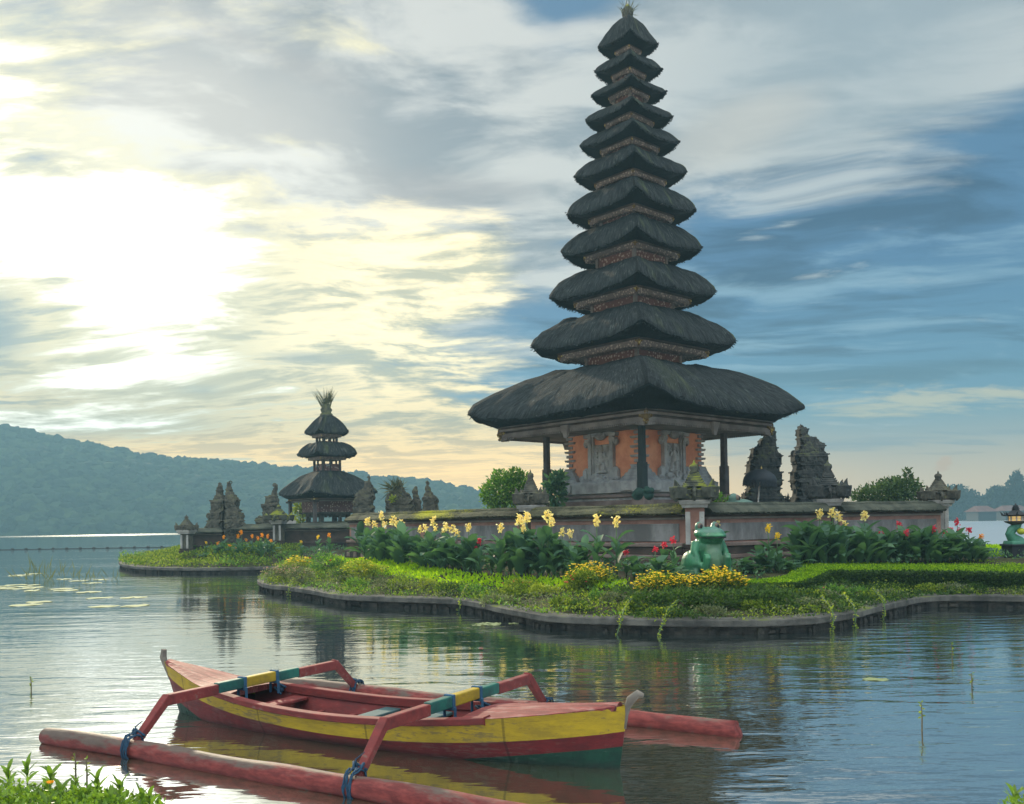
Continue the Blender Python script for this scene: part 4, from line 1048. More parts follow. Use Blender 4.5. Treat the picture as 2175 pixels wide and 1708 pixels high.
carved_gate(c4([(1775, 930), (1780, 830), (1775, 760), (1790, 730), (1805, 735), (1812, 790), (1830, 830), (1835, 930)]), 38.6, .45, 'slim stone spire between two wider weathered carvings', None, M_GATE2, 8, .028)
carved_gate(c4([(1840, 930), (1850, 840), (1845, 810), (1865, 790), (1865, 740), (1878, 690), (1890, 740), (1905, 760), (1920, 790), (1950, 810), (1945, 860), (1975, 930)]), 37, .6, 'pyramid shaped stone carving with pointed tip above the garden wall', None, M_GATE2, 9, .03)
def tuft(name, label, cat, p, n, L, w, spread, material, group=None, up=1.0):
    rng = np.random.RandomState(abs(hash(label)) % 1000 if False else len(label) * 7 + n)
    root = thing(name, label, cat, p, 0, group)
    d_ = rand_dir(n, rng, up); P = rng.normal(size=(n, 3)) * spread * [1, 1, .3]
    quad_obj('foliage', leaves_np(P, d_, rng.uniform(.5, 1.0, n) * L, w, rng), material, root)
    return root
p = PT(838, 1040, 37.8); tuft('fern_plant', 'feathery fern growing on the grey weathered gate block', 'fern', p, 90, .75, .05, .10, M_STRAW)
p = PT(836, 1062, 37.4); tuft('fern_plant', 'small bright fern low on the weathered gate block', 'fern', p, 24, .32, .09, .03, M_YLEAF)

def pillar(px, d, ycap, ytop, wcap, label, shaft_m, shaft_w, zbase=None, seed=0, moss=M_CAP):
    """wall pillar: shaft, wide carved capital with horned corners, stepped pyramid and bell finial"""
    c = PT(px, 1100, d); zb = (gz(c.x, c.y) if zbase is None else zbase) - 0.05
    zc = PT(px, ycap, d).z - zb; zt = PT(px, ytop, d).z - zb; w = wcap * d / F_PX
    root = thing('wall_pillar', label, 'pillar', (c.x, c.y, zb), R(-12), 'ornate pillars along the garden walls')
    h = zt - zc; rr = random.Random(seed)
    mb = MB()
    mb.box((0, 0, zc / 2), (shaft_w, shaft_w, zc), 0, 0); mb.box((0, 0, zc * .15), (shaft_w * 1.35, shaft_w * 1.35, zc * .3), 0, 1, .94)
    mb.box((0, 0, zc * .34), (shaft_w * 1.18, shaft_w * 1.18, zc * .06), 0, 1)
    for e in (-1, 1): mb.box((e * shaft_w * .36, -shaft_w * .51, zc * .62), (shaft_w * .26, .03, zc * .5), 0, 2)
    mb.box((0, 0, zc - .06), (shaft_w * 1.3, shaft_w * 1.3, .10), 0, 2, 1.1); mb.box((0, 0, zc + .02), (shaft_w * 1.55, shaft_w * 1.55, .10), 0, 2, 1.1)
    bevel(mb.build('shaft', [shaft_m, M_WBASE, M_GREY], root), .01, 1)
    mb = MB()
    mb.box((0, 0, zc + h * .07), (w * .50, w * .50, h * .14), 0, 0, 1.25)
    mb.box((0, 0, zc + h * .22), (w * .60, w * .60, h * .20), 0, 0, 1.10)
    for sx in (-1, 1):
        for sy in (-1, 1):
            mb.box((sx * w * .36, sy * w * .36, zc + h * .24), (w * .25, w * .25, h * .26), R(45), 0, 1.2)
            mb.flame((sx * w * .38, sy * w * .38, zc + h * .28), h * .27, w * .09, (sx * w * .06, sy * w * .06))
            mb.curl((sx * w * .40, sy * w * .40, zc + h * .16), w * .09, sx, 'x', w * .04)
            mb.ball((sx * w * .43, sy * w * .43, zc + h * .24), w * .06, 7)
        mb.flame((sx * w * .34, 0, zc + h * .27), h * .16, w * .06, (sx * w * .05, 0)); mb.flame((0, sx * w * .34, zc + h * .27), h * .16, w * .06, (0, sx * w * .05))
        mb.curl((sx * w * .38, 0, zc + h * .20), w * .12, sx, 'x', w * .045); mb.curl((0, sx * w * .38, zc + h * .20), w * .12, sx, 'y', w * .045)
    for k in range(40):
        a = rr.uniform(0, 2 * math.pi); q = w * .34 / max(abs(math.cos(a)), abs(math.sin(a)))
        mb.ball((q * math.cos(a), q * math.sin(a), zc + h * rr.uniform(.08, .34)), w * rr.uniform(.025, .055), 6)
    mb.lathe([(w * .24, zc + h * .3), (w * .17, zc + h * .45), (w * .09, zc + h * .70)], 4, sq=True)
    for k, (ww, zz) in enumerate(((.56, .385), (.49, .435), (.42, .485), (.36, .535), (.30, .585), (.25, .635), (.20, .68))):
        mb.box((0, 0, zc + h * zz), (w * ww, w * ww, h * .026), 0, 0, .97)
        for sx in (-1, 1):
            for sy in (-1, 1): mb.flame((sx * w * ww * .47, sy * w * ww * .47, zc + h * zz - .01), h * .055, w * .026, (sx * .01, sy * .01))
    remesh(mb.build('capital', moss, root), 0.0135, 0)
    mb = MB(); r = w * .105
    mb.lathe([(r * .9, zc + h * .68), (r * 1.1, zc + h * .72), (r * .8, zc + h * .76), (r * 1.1, zc + h * .82), (r * .95, zc + h * .88), (r * .3, zc + h * .92), (r * .2, zc + h * .97), (.004, zt)], 12)
    mb.build('finial', moss, root, smooth=True)
    return root
PIL = {}
pillar(1128, 25.0, 1079, 997, 64, 'pillar with pointed finial between the two mossy wall stretches, near the bush', M_WBASE, .42, seed=1, moss=M_GATE2)
pillar(1476, 21.3, 1069, 977, 92, 'large corner pillar with bright green moss behind the frog statue', M_WROSE, .44, seed=2)
pillar(1760, 24.0, 1066, 976, 78, 'dark pillar halfway along the plain wall, beside the split gate', M_WBASE, .42, seed=3, moss=M_GATE)
pillar(1994, 25.5, 1068, 1000, 68, 'end pillar with round ball finial standing next to open water', M_GREY, .42, seed=4, moss=M_GATE2)
pillar(396, 40.5, 1129, 1093, 37, 'low urn-topped pillar at the tip of the flowered spit', M_GATE2, .40, seed=5, moss=M_GATE2)
pillar(592, 41.5, 1108, 1070, 50, 'squat mossy urn pillar below the needle spire', M_GATE2, .40, seed=6)

def wall(P0, P1, label, zb, zt, cope, panels=True, dark=False):
    a, b = Vector(P0), Vector(P1); e = b - a; L = Vector((e.x, e.y, 0)).length
    root = thing('garden_wall', label, 'wall', (a.x, a.y, 0), math.atan2(e.y, e.x))
    h = zt - zb
    mb = MB()
    for f0, f1, w, mi in ((0, .16, .86, 0), (.16, .22, .74, 1), (.22, .34, .66, 0), (.34, .40, .74, 1)):
        mb.box((L / 2, 0, zb + (f0 + f1) / 2 * h), (L, w, (f1 - f0) * h - .003), 0, mi)
    x = .3
    while x < L - .4:
        mb.box((x, -.40, zb + .08 * h), (.26, .1, .11 * h), 0, 1, .85); x += .55
    bevel(mb.build('stepped_base', [M_WBASE, M_WBASE if dark else M_PLINTH], root), .012, 1)
    mb = MB(); mb.box((L / 2, 0, zb + .575 * h), (L, .42, .35 * h), 0, 0)
    mb.build('rose_frame' if not dark else 'wall_core', M_WBASE if dark else M_WROSE, root)
    if panels:
        n = max(1, round(L / 5.2))
        for k in range(n):
            mb = MB(); w = L / n; xc = (k + .5) * w
            mb.box((xc, -.213, zb + .555 * h), (w - .34, .045, .27 * h), 0)
            bevel(mb.build('grey_panel', M_WPANEL, root), .012, 1)
    mb = MB()
    mb.box((L / 2, 0, zb + .768 * h), (L, .50, .035 * h), 0, 0); mb.box((L / 2, 0, zb + .805 * h), (L, .60, .036 * h), 0, 1)
    bevel(mb.build('moulding', [M_FPLAIN, M_WBASE], root), .008, 1)
    # coping: a sloped mossy ridge with an uneven lower edge
    n = int(L / .22); prof = [(-.40, .826), (-.43, .85), (-.34, .90), (-.17, .955), (-.16, .975), (-.12, 1.0), (.12, 1.0), (.16, .975), (.17, .955), (.34, .90), (.43, .85), (.40, .826)]
    mb = MB(); vs = []; fs = []; k = len(prof)
    for i in range(n + 1):
        for (y, z) in prof:
            q = Vector((i * .22 + a.x, y * 4, z * 3))
            vs.append((L * i / n, y + .02 * mnoise.noise(q * 2), zb + z * h + .022 * mnoise.noise(q * 1.3) + .012 * mnoise.noise(q * 5)))
    for i in range(n):
        for q in range(k): fs.append((i * k + q, i * k + (q + 1) % k, (i + 1) * k + (q + 1) % k, (i + 1) * k + q))
    fs.append(tuple(range(k))); fs.append(tuple(reversed(range(n * k, n * k + k))))
    mb.addm(vs, fs); o = mb.build('coping', cope, root)
    rng = np.random.RandomState(int(L * 10)); N = int(L * 60)
    P = np.stack([rng.uniform(0, L, N), np.full(N, -.40) + rng.normal(size=N) * .03, np.full(N, zb + .845 * h) + rng.normal(size=N) * .012], 1)
    Dv = np.stack([rng.normal(size=N) * .5, -np.ones(N), rng.normal(size=N) * .4 - .3], 1)
    quad_obj('moss_fringe', leaves_np(P, Dv, rng.uniform(.02, .06, N), .03, rng), cope, o)
    return root
def xy(px, d): q = PT(px, 1090, d); return (q.x, q.y, 0)
wall(xy(753, 33.5), xy(1118, 25.2), 'long mossy wall stretch from the small shrine to the first pillar', .62, 2.22, M_COPE)
wall(xy(1138, 24.8), xy(1466, 21.5), 'wall stretch with vivid yellow-green moss below the thatched tower', .62, 2.20, M_COPE)
wall(xy(1487, 21.5), xy(1750, 23.9), 'wall stretch with dark coping behind the frog statue', .62, 2.20, M_COPE2)
wall(xy(1771, 24.1), xy(1985, 25.4), 'wall stretch ending at the ball-topped pillar by the water', .62, 2.21, M_COPE2)
wall(xy(402, 41.0), xy(466, 41.8), 'short dark wall between urn pillar and narrow gate on the spit', .5, 1.78, M_COPE2, False, True)
wall(xy(494, 42.0), xy(762, 42.0), 'low dark wall under the small shrine', .5, 1.92, M_COPE2, False, True)

# ------------------------------------------------------------------ outrigger canoe
def canoe():
    A = G(385, 1512); u = (G(1300, 1632) - A).normalized()
    root = thing('outrigger_canoe', 'wooden outrigger canoe striped yellow, red and green with two red floats', 'boat', (A.x, A.y, 0), math.atan2(u.y, u.x))
    L = 4.63
    def sheer(t): return 0.245 + 0.20 * max(0, (0.5 - t) / 0.5) ** 2.4 + 0.225 * max(0, (t - 0.45) / 0.55) ** 1.9 + (0.05 * max(0, (0.12 - t) / 0.12))
    def half(t): return 0.43 * max(0.0, 1 - abs(2 * t - 1.0) ** 2.5) ** 0.78
    def pos(t, w, z, side):
        e = abs(2 * t - 1) ** 5
        return (t * L + (0.085 if t > .5 else -0.24) * e * (z + .06) / .56, side * w, z)
    T = [i / 44 for i in range(45)]
    def grn(t): return -0.03 + (0.20 * ((t - .70) / .30) if t > .70 else 0) + (0.17 * ((.13 - t) / .13) if t < .13 else 0)
    mb = MB(); cols = []
    for side in (-1, 1):
        grid = []
        for t in T:
            h = half(t); sh = sheer(t); yb = sh - (0.145 + 0.045 * max(0, t - .35) / .65)
            g_ = min(grn(t), yb - 0.015)
            grid.append([pos(t, h * 0.30, -0.16, side), pos(t, h * 0.72 + .004, g_ - .0 if g_ > -.02 else -0.03, side), pos(t, h * 0.93 + .006, yb, side), pos(t, h + .008, sh, side)])
        o = len(mb.v); R_ = 4
        for g_ in grid: mb.v.extend(g_)
        for i in range(len(T) - 1):
            for q in range(R_ - 1):
                f = (o + i * R_ + q, o + (i + 1) * R_ + q, o + (i + 1) * R_ + q + 1, o + i * R_ + q + 1)
                mb.f.append(f if side < 0 else f[::-1]); mb.mi.append((2, 1, 0)[q])
        cols.append(o)
    for i in range(len(T) - 1):
        a, b = cols[0] + i * 4, cols[1] + i * 4
        mb.f.append((a, b, b + 4, a + 4)); mb.mi.append(2)
    for i in (0, len(T) - 1):
        for q in range(3):
            a, b = cols[0] + i * 4 + q, cols[1] + i * 4 + q
            mb.f.append((a, a + 1, b + 1, b) if i else (a, b, b + 1, a + 1)); mb.mi.append((2, 1, 0)[q])
    mb.build('hull', [M_HYEL, M_HRED, M_HGRN], root, smooth=False)
    # rails, inner sides and floor
    C0, C1 = 0.165, 0.80
    for side in (-1, 1):
        mb = MB(); prof = []
        TT = [C0 + (C1 - C0) * i / 30 for i in range(31)]
        for t in TT:
            h = half(t); z = sheer(t)
            prof.append([pos(t, h + .022, z - .035, side), pos(t, h + .024, z + .014, side), pos(t, max(h - .06, .01), z + .016, side), pos(t, max(h - .062, .01), z - .06, side)])
        vs = [p for r in prof for p in r]; fs = []
        for i in range(30):
            for q in range(4):
                f = (i * 4 + q, i * 4 + (q + 1) % 4, (i + 1) * 4 + (q + 1) % 4, (i + 1) * 4 + q); fs.append(f if side > 0 else f[::-1])
        fs += [(0, 3, 2, 1), (120, 121, 122, 123)]
        mb.addm(vs, fs); bevel(mb.build('gunwale', M_BPINK, root), .006, 1)
        mb = MB(); vs = []
        for t in TT:
            h = half(t); z = sheer(t)
            vs += [pos(t, max(h - .03, .01), z - .02, side), pos(t, max(h * .8 - .03, .01), .03, side)]
        mb.addm(vs, [((i * 2, i * 2 + 2, i * 2 + 3, i * 2 + 1) if side < 0 else (i * 2, i * 2 + 1, i * 2 + 3, i * 2 + 2)) for i in range(30)])
        mb.build('inner_side', M_BPINK if side > 0 else M_BIN, root)
    mb = MB(); vs = []
    for t in TT: h = max(half(t) * .82 - .03, .02); vs += [pos(t, h, .035, -1), pos(t, h, .035, 1)]
    mb.addm(vs, [(i * 2, i * 2 + 2, i * 2 + 3, i * 2 + 1) for i in range(30)])
    mb.build('floor_boards', M_BIN, root)
    for a, b in ((0.012, C0 + .05), (C1 - .05, 0.988)):
        mb = MB(); vs = []; n = 14
        for i in range(n + 1):
            t = a + (b - a) * i / n; h = half(t) + .012; z = sheer(t)
            vs += [pos(t, h, z + .004, -1), pos(t, h * .5, z + .022, -1), pos(t, 0, z + .03, 1), pos(t, h * .5, z + .022, 1), pos(t, h, z + .004, 1), pos(t, h * .9, z - .03, 1), pos(t, h * .9, z - .03, -1)]
        fs = []
        for i in range(n):
            for q in range(7): fs.append((i * 7 + q, (i + 1) * 7 + q, (i + 1) * 7 + (q + 1) % 7, i * 7 + (q + 1) % 7))
        fs += [tuple(range(7)), tuple(reversed(range(n * 7, n * 7 + 7)))]
        mb.addm(vs, fs); mb.build('foredeck', M_BDECK, root)
    for t, m_ in ((.275, M_BPINK), (.50, M_BIN), (.62, M_BIN), (.735, M_BPINK)):
        mb = MB(); h = half(t) - .06; mb.box((t * L, 0, sheer(t) - .085), (.17, 2 * h, .03)); bevel(mb.build('bench', m_, root), .006, 1)
    for t in (.34, .42, .58, .68):
        mb = MB(); h = half(t) - .06; mb.box((t * L, 0, .075), (.05, 2 * h * .8, .06)); mb.build('rib', M_BPINK, root)
    # stem posts
    mb = MB(); mb.tube([pos(0, 0, .30, 1), pos(0.0, 0, .44, 1), pos(0.0, 0, .52, 1), (-.235, 0, .60)], [.008, .026, .034, .028], 6); bevel(mb.build('stem_post', M_BGREY, root), .004, 1)
    mb = MB(); x1 = L + .075; mb.tube([pos(1, 0, .30, 1), pos(1, 0, .40, 1), pos(1, 0, .46, 1), (x1 + .03, 0, .515), (x1 + .085, 0, .56), (x1 + .125, 0, .55)], [.010, .014, .024, .034, .030, .016], 7); mb.build('stem_post', M_BGREY, root, smooth=True)
    # floats
    for side, a, b in ((-1, -0.03, 5.75), (1, 0.03, 5.10)):
        path = []; rad = []; n = 40
        for i in range(n + 1):
            q = i / n; x = a + (b - a) * q
            path.append((x, side * 1.37 + .012 * math.sin(x * 1.6 + side), .052 + .008 * math.sin(x * 2.2)))
            rad.append((.078 + .006 * mnoise.noise(Vector((x * 2.1, side * 3, 0)))) * (1 - .10 * (1 - min(1, (q) / .12))) + .004 * math.sin(x * 5.3))
        path = [(a - .012, path[0][1], .052)] + path + [(b + .012, path[-1][1], .052)]; rad = [.058] + rad + [.062]
        mb = MB(); mb.tube(path, rad, 20)
        o = mb.build('outrigger_float', M_FLOAT, root, smooth=True)
    # booms: straight over the hull, kinked down to the floats
    for k, (s, zc) in enumerate(((1.05, .385), (3.30, .405))):
        mb = MB(); y = [-1.02, -.50, -.19, .20, .50, 1.06]
        mats = [M_BPINK, M_BTEAL, M_BYEL]; seq = (0, 1, 2, 1, 0)
        for i in range(5):
            a, b = y[i] - (.02 if i == 0 else 0), y[i + 1] + (.02 if i == 4 else 0)
            t0, t1 = .056, .056
            mb.box((s, (a + b) / 2, zc + .012 * math.sin(i)), (.074, b - a, .09), 0, seq[i])
        for e in (-1, 1):
            mb.tube([(s, e * 1.01, zc + .028), (s + .01, e * 1.06, zc - .012), (s + .02, e * 1.345, .10), (s + .022, e * 1.375, .055)], [.047, .050, .042, .034], 4, 0, sq=True)
        bevel(mb.build('outrigger_boom', mats, root), .010, 2)
        for yy in (-.20, .20):
            mb = MB()
            mb.box((s, yy, zc + .004), (.092, .035, .122)); mb.box((s - .05, yy, zc - .09), (.012, .03, .12)); mb.box((s + .05, yy, zc - .09), (.012, .03, .12))
            bevel(mb.build('webbing_strap', M_STRAP, root), .004, 1)
        rr = random.Random(4 + k)
        mb = MB(); mb.tube([(s + .02, .22, zc - .06), (s + .08, .26, zc - .10), (s + .02, .30, zc - .12), (s - .04, .24, zc - .11), (s + .06, .22, zc - .16)], .012, 5); mb.ball((s + .03, .25, zc - .12), .035, 6)
        mb.build('knotted_rope', M_ROPE, root, smooth=True)
        for e in (-1, 1):
            mb = MB(); path = []
            for i in range(120):
                q = i / 119; a = q * 2 * math.pi * 6.5
                path.append((s + .02 + .034 * math.sin(q * 17 + k) + rr.uniform(-.006, .006), e * 1.37 + math.cos(a) * .089, .055 + math.sin(a) * .092 + (.035 if math.sin(a) > .6 else 0) * rr.uniform(.4, 1)))
            mb.tube(path, .0068, 5)
            for i in range(4):
                a = rr.uniform(0, 6.28); mb.tube([(s + .02 + .03 * math.cos(a), e * 1.35, .17), (s + .05 * math.cos(a), e * 1.31, .20), (s + .02 + .06 * math.sin(a), e * 1.33 + .03, .155)], .011, 5)
            mb.tube([(s + .02, e * 1.34, .16), (s - .02, e * 1.31, .22), (s + .035, e * 1.28, .27)], [.008, .006, .003], 4)
            mb.build('rope_lashing', M_ROPE, root, smooth=True)
        mb = MB(); mb.box((s - .025, -1.24, .19), (.012, .014, .22), 0, 0, 1, R(-50)); mb.build('bamboo_splint', M_BGREY, root)
    return root
canoe()

# ------------------------------------------------------------------ statues, lantern, parasol, small fences
def frog(label, loc, rz, sc, mat_=None):
    root = thing('frog_statue', label, 'statue', loc, rz); root.scale = (sc * .80, sc * .9, sc)
    mb = MB()
    mb.ball((0, .04, .40), (.37, .34, .44), 18); mb.ball((0, -.08, .56), (.35, .28, .28), 16); mb.ball((0, -.16, .34), (.29, .26, .36), 14)
    mb.ball((.0, -.12, .845), (.375, .36, .135), 18); mb.ball((.0, -.24, .80), (.355, .31, .075), 18); mb.ball((0, -.16, .73), (.33, .28, .12), 16)
    for e in (-1, 1):
        mb.ball((e * .225, -.03, .97), (.105, .11, .115), 12)
        mb.ball((e * .44, .02, .25), (.19, .31, .27), 14); mb.tube([(e * .50, .12, .22), (e * .50, -.10, .12), (e * .46, -.26, .06)], [.14, .12, .09], 10)
        for k in range(4): mb.tube([(e * .45, -.22, .05), (e * (.36 + k * .075), -.42 - .03 * (k in (1, 2)), .035)], [.065, .035], 7)
        mb.tube([(e * .33, -.06, .66), (e * .43, -.12, .46), (e * .40, -.24, .24), (e * .30, -.33, .18)], [.13, .105, .09, .085], 10)
        mb.tube([(e * .29, -.36, .12), (e * .285, -.40, .26), (e * .28, -.42, .40)], [.085, .09, .10], 8)
        for k in range(4): mb.ball((e * .28 + (k - 1.5) * .05, -.43, .43), (.026, .04, .04), 7)
    o = remesh(mb.build('body', mat_ or M_FROG, root), 0.02, 5)
    for e in (-1, 1):
        b = MB(); b.ball((e * .235, -.09, .985), (.075, .066, .075), 12); b.ball((e * .245, -.15, .99), (.035, .02, .04), 8, 1)
        b.build('eye', [M_EYE, M_BLACK], root, smooth=True)
    b = MB(); b.tube([(-.345, -.22, .775), (-.24, -.44, .765), (0, -.545, .77), (.24, -.44, .765), (.345, -.22, .775)], .012, 5); b.build('mouth_line', M_BLACK, root, smooth=True)
    return root
_p = HG(1507, 1222); FROG_P = _p
frog('big green sitting frog statue behind the yellow flower bushes', (_p.x, _p.y + .25, _p.z - .03), R(20), 1.05)
_p = PT(1556, 1100, 24.5); frog('grey-green frog statue whose back just shows over the dark wall coping', (_p.x, _p.y, .95), R(75), 1.42, mat('faded_frog_paint', m_paint((.09, .17, .13), (.05, .10, .08), .5)))

def lantern():
    d = 23.0; k = d / F_PX; c = PT(2159, 1190, d); zg = gz(c.x, c.y)
    root = thing('lantern_post', 'green serpent-bodied garden lamp with black pagoda roof at the water edge', 'lamp', (c.x, c.y, zg - .02))
    z = lambda y: PT(2159, y, d).z - zg
    mb = MB(); mb.box((.0, 0, (z(1157)) / 2), (.50, .50, z(1157))); mb.box((0, 0, z(1156)), (.56, .56, .05)); bevel(mb.build('plinth', M_BLACK, root), .015, 2)
    mb = MB(); mb.box((0, 0, z(1153) + .02), (.46, .46, .10), 0, 0, .9)
    path = [(.06, 0, z(1154)), (.02, 0, z(1148)), (-.10, 0, z(1140)), (-.15, 0, z(1132)), (-.11, 0, z(1124)), (.0, 0, z(1117)), (.02, 0, z(1110))]
    mb.tube(path, [.19, .16, .13, .115, .11, .11, .12], 14); bevel(mb.build('serpent_body', M_SERP, root, smooth=True), .004, 1)
    mb = MB(); mb.ball((.06, -.13, z(1127)), (.10, .09, .085), 14); mb.build('yellow_ball', M_YBALL, root, smooth=True)
    mb = MB(); mb.lathe([(.10, z(1113)), (.24, z(1108)), (.27, z(1106)), (.27, z(1105)), (.05, z(1104.5))], 18); mb.build('brown_dish', M_POST2, root)
    mb = MB(); mb.lathe([(.155, z(1104.6)), (.155, z(1095))], 8); mb.build('lamp_glass', M_LAMP, root)
    mb = MB()
    for i in range(8):
        a = i * math.pi / 4 + .39; mb.box((.165 * math.cos(a), .165 * math.sin(a), (z(1104.4) + z(1094)) / 2), (.03, .03, z(1094) - z(1104.4)), a)
    mb.lathe([(.17, z(1100.5)), (.17, z(1099.8))], 8)
    mb.build('lamp_cage', M_WHITE, root)
    mb = MB(); mb.lathe([(.30, z(1094.5)), (.33, z(1092)), (.27, z(1091)), (.17, z(1087)), (.10, z(1083)), (.07, z(1080))], 8)
    for i in range(8):
        a = i * math.pi / 4 + .39; mb.flame((.30 * math.cos(a), .30 * math.sin(a), z(1093)), .10, .03, (.06 * math.cos(a), .06 * math.sin(a)))
    mb.build('pagoda_roof', M_BLACK, root)
    mb = MB(); mb.lathe([(.07, z(1081)), (.10, z(1079)), (.06, z(1077.5)), (.085, z(1075.5)), (.05, z(1074)), (.065, z(1072.6)), (.03, z(1071)), (.004, z(1067))], 12); mb.build('finial', M_BLACK, root, smooth=True)
lantern()

def parasol():
    d = 31.0; c = PT(1601, 1075, d); root = thing('temple_parasol', 'black domed ceremonial parasol with hanging fringe before the gate', 'parasol', (c.x, c.y, .9), 0)
    root.rotation_euler = (0, R(6), 0)
    z = lambda y: PT(1601, y, d).z - .9
    r = .57; zr = z(1024); zt = z(996)
    mb = MB(); n = 24; prof = [(r, zr), (r * .96, zr + (zt - zr) * .30), (r * .82, zr + (zt - zr) * .60), (r * .58, zr + (zt - zr) * .83), (r * .3, zr + (zt - zr) * .96), (.02, zt)]
    vs = []; fs = []
    for q in (0, 1):
        for rr_, zz in prof:
            for k in range(n): a = 2 * math.pi * k / n; vs.append(((rr_ - q * .012) * math.cos(a), (rr_ - q * .012) * math.sin(a), zz - q * .012))
    m_ = len(prof)
    for i in range(m_ - 1):
        for k in range(n):
            k2 = (k + 1) % n
            fs.append((i * n + k, i * n + k2, (i + 1) * n + k2, (i + 1) * n + k)); o = m_ * n
            fs.append((o + i * n + k, o + (i + 1) * n + k, o + (i + 1) * n + k2, o + i * n + k2))
    for k in range(n): k2 = (k + 1) % n; fs.append((k, m_ * n + k, m_ * n + k2, k2))
    mb.addm(vs, fs); mb.build('canopy', M_CLOTH, root, smooth=True)
    mb = MB(); rr = random.Random(3)
    for k in range(60):
        a = 2 * math.pi * k / 60; h = .13 if k % 2 else .17
        mb.box((r * .985 * math.cos(a), r * .985 * math.sin(a), zr - h / 2), (.012, .045 if k % 2 else .03, h), a)
    mb.build('fringe', M_CLOTH, root)
    mb = MB(); mb.tube([(0, 0, 0), (0, 0, zt - .02)], .026, 10); mb.build('pole', M_WHITE, root, smooth=True)
    mb = MB(); mb.lathe([(.03, zt - .02), (.04, zt + .03), (.005, zt + .12)], 8); mb.build('tip', M_GOLD, root, smooth=True)
parasol()
def railing(px0, px1, ytop, ybot, d, n, label, m_, spikes, nm):
    a, b = PT(px0, ybot, d), PT(px1, ybot, d); h = PT(px0, ytop, d).z - a.z; L = b.x - a.x
    root = thing(nm, label, 'fence', (a.x, a.y, a.z))
    for k in range(n):
        mb = MB(); x = L * k / (n - 1); hh = h * (1 if not spikes else (1, .7, .85)[k % 3])
        if spikes: mb.lathe([(.05, 0), (.05, hh * .45), (.075, hh * .5), (.03, hh * .6), (.06, hh * .72), (.02, hh * .85), (.003, hh)], 7, (x, 0, 0))
        else: mb.box((x, 0, hh / 2), (.035, .035, hh))
        mb.build('spike' if spikes else 'picket', m_, root)
    mb = MB(); mb.box((L / 2, 0, h * .3), (L, .05, .06)); mb.box((L / 2, 0, h * .04), (L, .07, .08))
    if not spikes: mb.box((L / 2, .03, h * .85), (L, .03, .05))
    mb.build('rail', m_, root)
railing(1660, 1684, 1046, 1080, 35.0, 6, 'low fence of spiked stone finials between the gate halves', M_GATE, True, 'spiked_fence')
railing(604, 628, 1106, 1128, 45.0, 12, 'small white picket railing by the lake beside the shrine', M_WHITE, False, 'picket_fence')
def buoy_line():
    root = thing('float_line', 'thin dark rope of small floats strung across the lake', 'buoy line')
    P = [G(-60 + 490 * i / 34, 1169.5 - 8.0 * i / 34) for i in range(35)]
    mb = MB(); mb.tube([(p.x, p.y, .02) for p in P], .035, 5); mb.build('rope', M_BLACK, root)
    for p in P[::2]:
        b = MB(); b.ball((p.x, p.y, .04), (.17, .14, .12), 8); b.build('buoy', M_BLACK, root, smooth=True)
buoy_line()

# ------------------------------------------------------------------ planting
def proj(P):
    P = np.asarray(P, float); v = P - np.array([0, 0, CAM_H]); y = v[:, 1]
    a = (v[:, 0] * _r.x + v[:, 2] * _r.z) / y; b = (v[:, 0] * _u.x + v[:, 2] * _u.z) / y
    return CX + a * F_PX, HY - b * F_PX
_g = np.random.RandomState(21)
def ground_samples(n, x0, x1, y0, y1):
    X = np.stack([_g.uniform(x0, x1, n), _g.uniform(y0, y1, n)], 1)
    return X
def band(n, xr, yr, lo, hi, dmin=0.02):
    """random island points whose ground shows between the photo curves lo (lower edge) and hi (upper edge)"""
    X = ground_samples(n, xr[0], xr[1], yr[0], yr[1]); sd = sdist(X)
    t = np.clip(sd / 4.5, 0, 1); z = 0.19 + .51 * t * t * (3 - 2 * t)
    P = np.concatenate([X, z[:, None]], 1); px, py = proj(P)
    l = np.interp(px, [q[0] for q in lo], [q[1] for q in lo], 0, 0); h = np.interp(px, [q[0] for q in hi], [q[1] for q in hi], 9999, 9999)
    k = (sd > dmin) & (py < l) & (py > h)
    return P[k], px[k], py[k]
def nz(P, s, o=0.0):
    return np.array([mnoise.noise(Vector((p[0] * s + o, p[1] * s, o))) for p in P])
KTOP = [(540, 1262), (2200, 1300)]
LOW = [(540, 1290), (2190, 1340), (2300, 1330)]
LOW = [(540, 1300), (1200, 1360), (2190, 1360)]
LAWN_HI = [(690, 1186), (760, 1189), (850, 1197), (900, 1207), (1000, 1225), (1200, 1235), (1330, 1240)]
LAWN_LO = [(690, 1206), (760, 1215), (830, 1226), (900, 1240), (1000, 1250), (1150, 1255), (1330, 1256)]
COVER_HI = [(545, 1225), (600, 1208), (680, 1204), (760, 1213), (830, 1224), (900, 1238), (1000, 1248), (1150, 1253), (1330, 1254), (1590, 1252), (1740, 1250), (2180, 1256)]
def cover(name, n, hi, lo, m_, size, hmax, dens_scale, thr, kind, xr=(-9, 14), yr=(13, 40), zb=.4, seed=0.0):
    P, px, py = band(n, xr, yr, lo, hi)
    nn = nz(P, dens_scale, seed); keep = nn > thr; P = P[keep]; nn = nn[keep]
    rng = np.random.RandomState(int(seed * 7) + 5); k = len(P)
    h = hmax * (0.35 + 0.65 * np.clip((nn - thr) / .5, 0, 1)) * np.sqrt(rng.uniform(0, 1, k))
    P = P + np.stack([rng.normal(size=k) * .03, rng.normal(size=k) * .03, h], 1)
    o = quad_obj(name, leaves_np(P, rand_dir(k, rng, zb), size * rng.uniform(.6, 1.3, k), size * .55, rng), m_)
    return tag(o, kind=kind)
cover('lawn_grass', 150000, LAWN_HI, LAWN_LO, M_GRASS, .10, .07, .5, -9, 'stuff', zb=1.6)
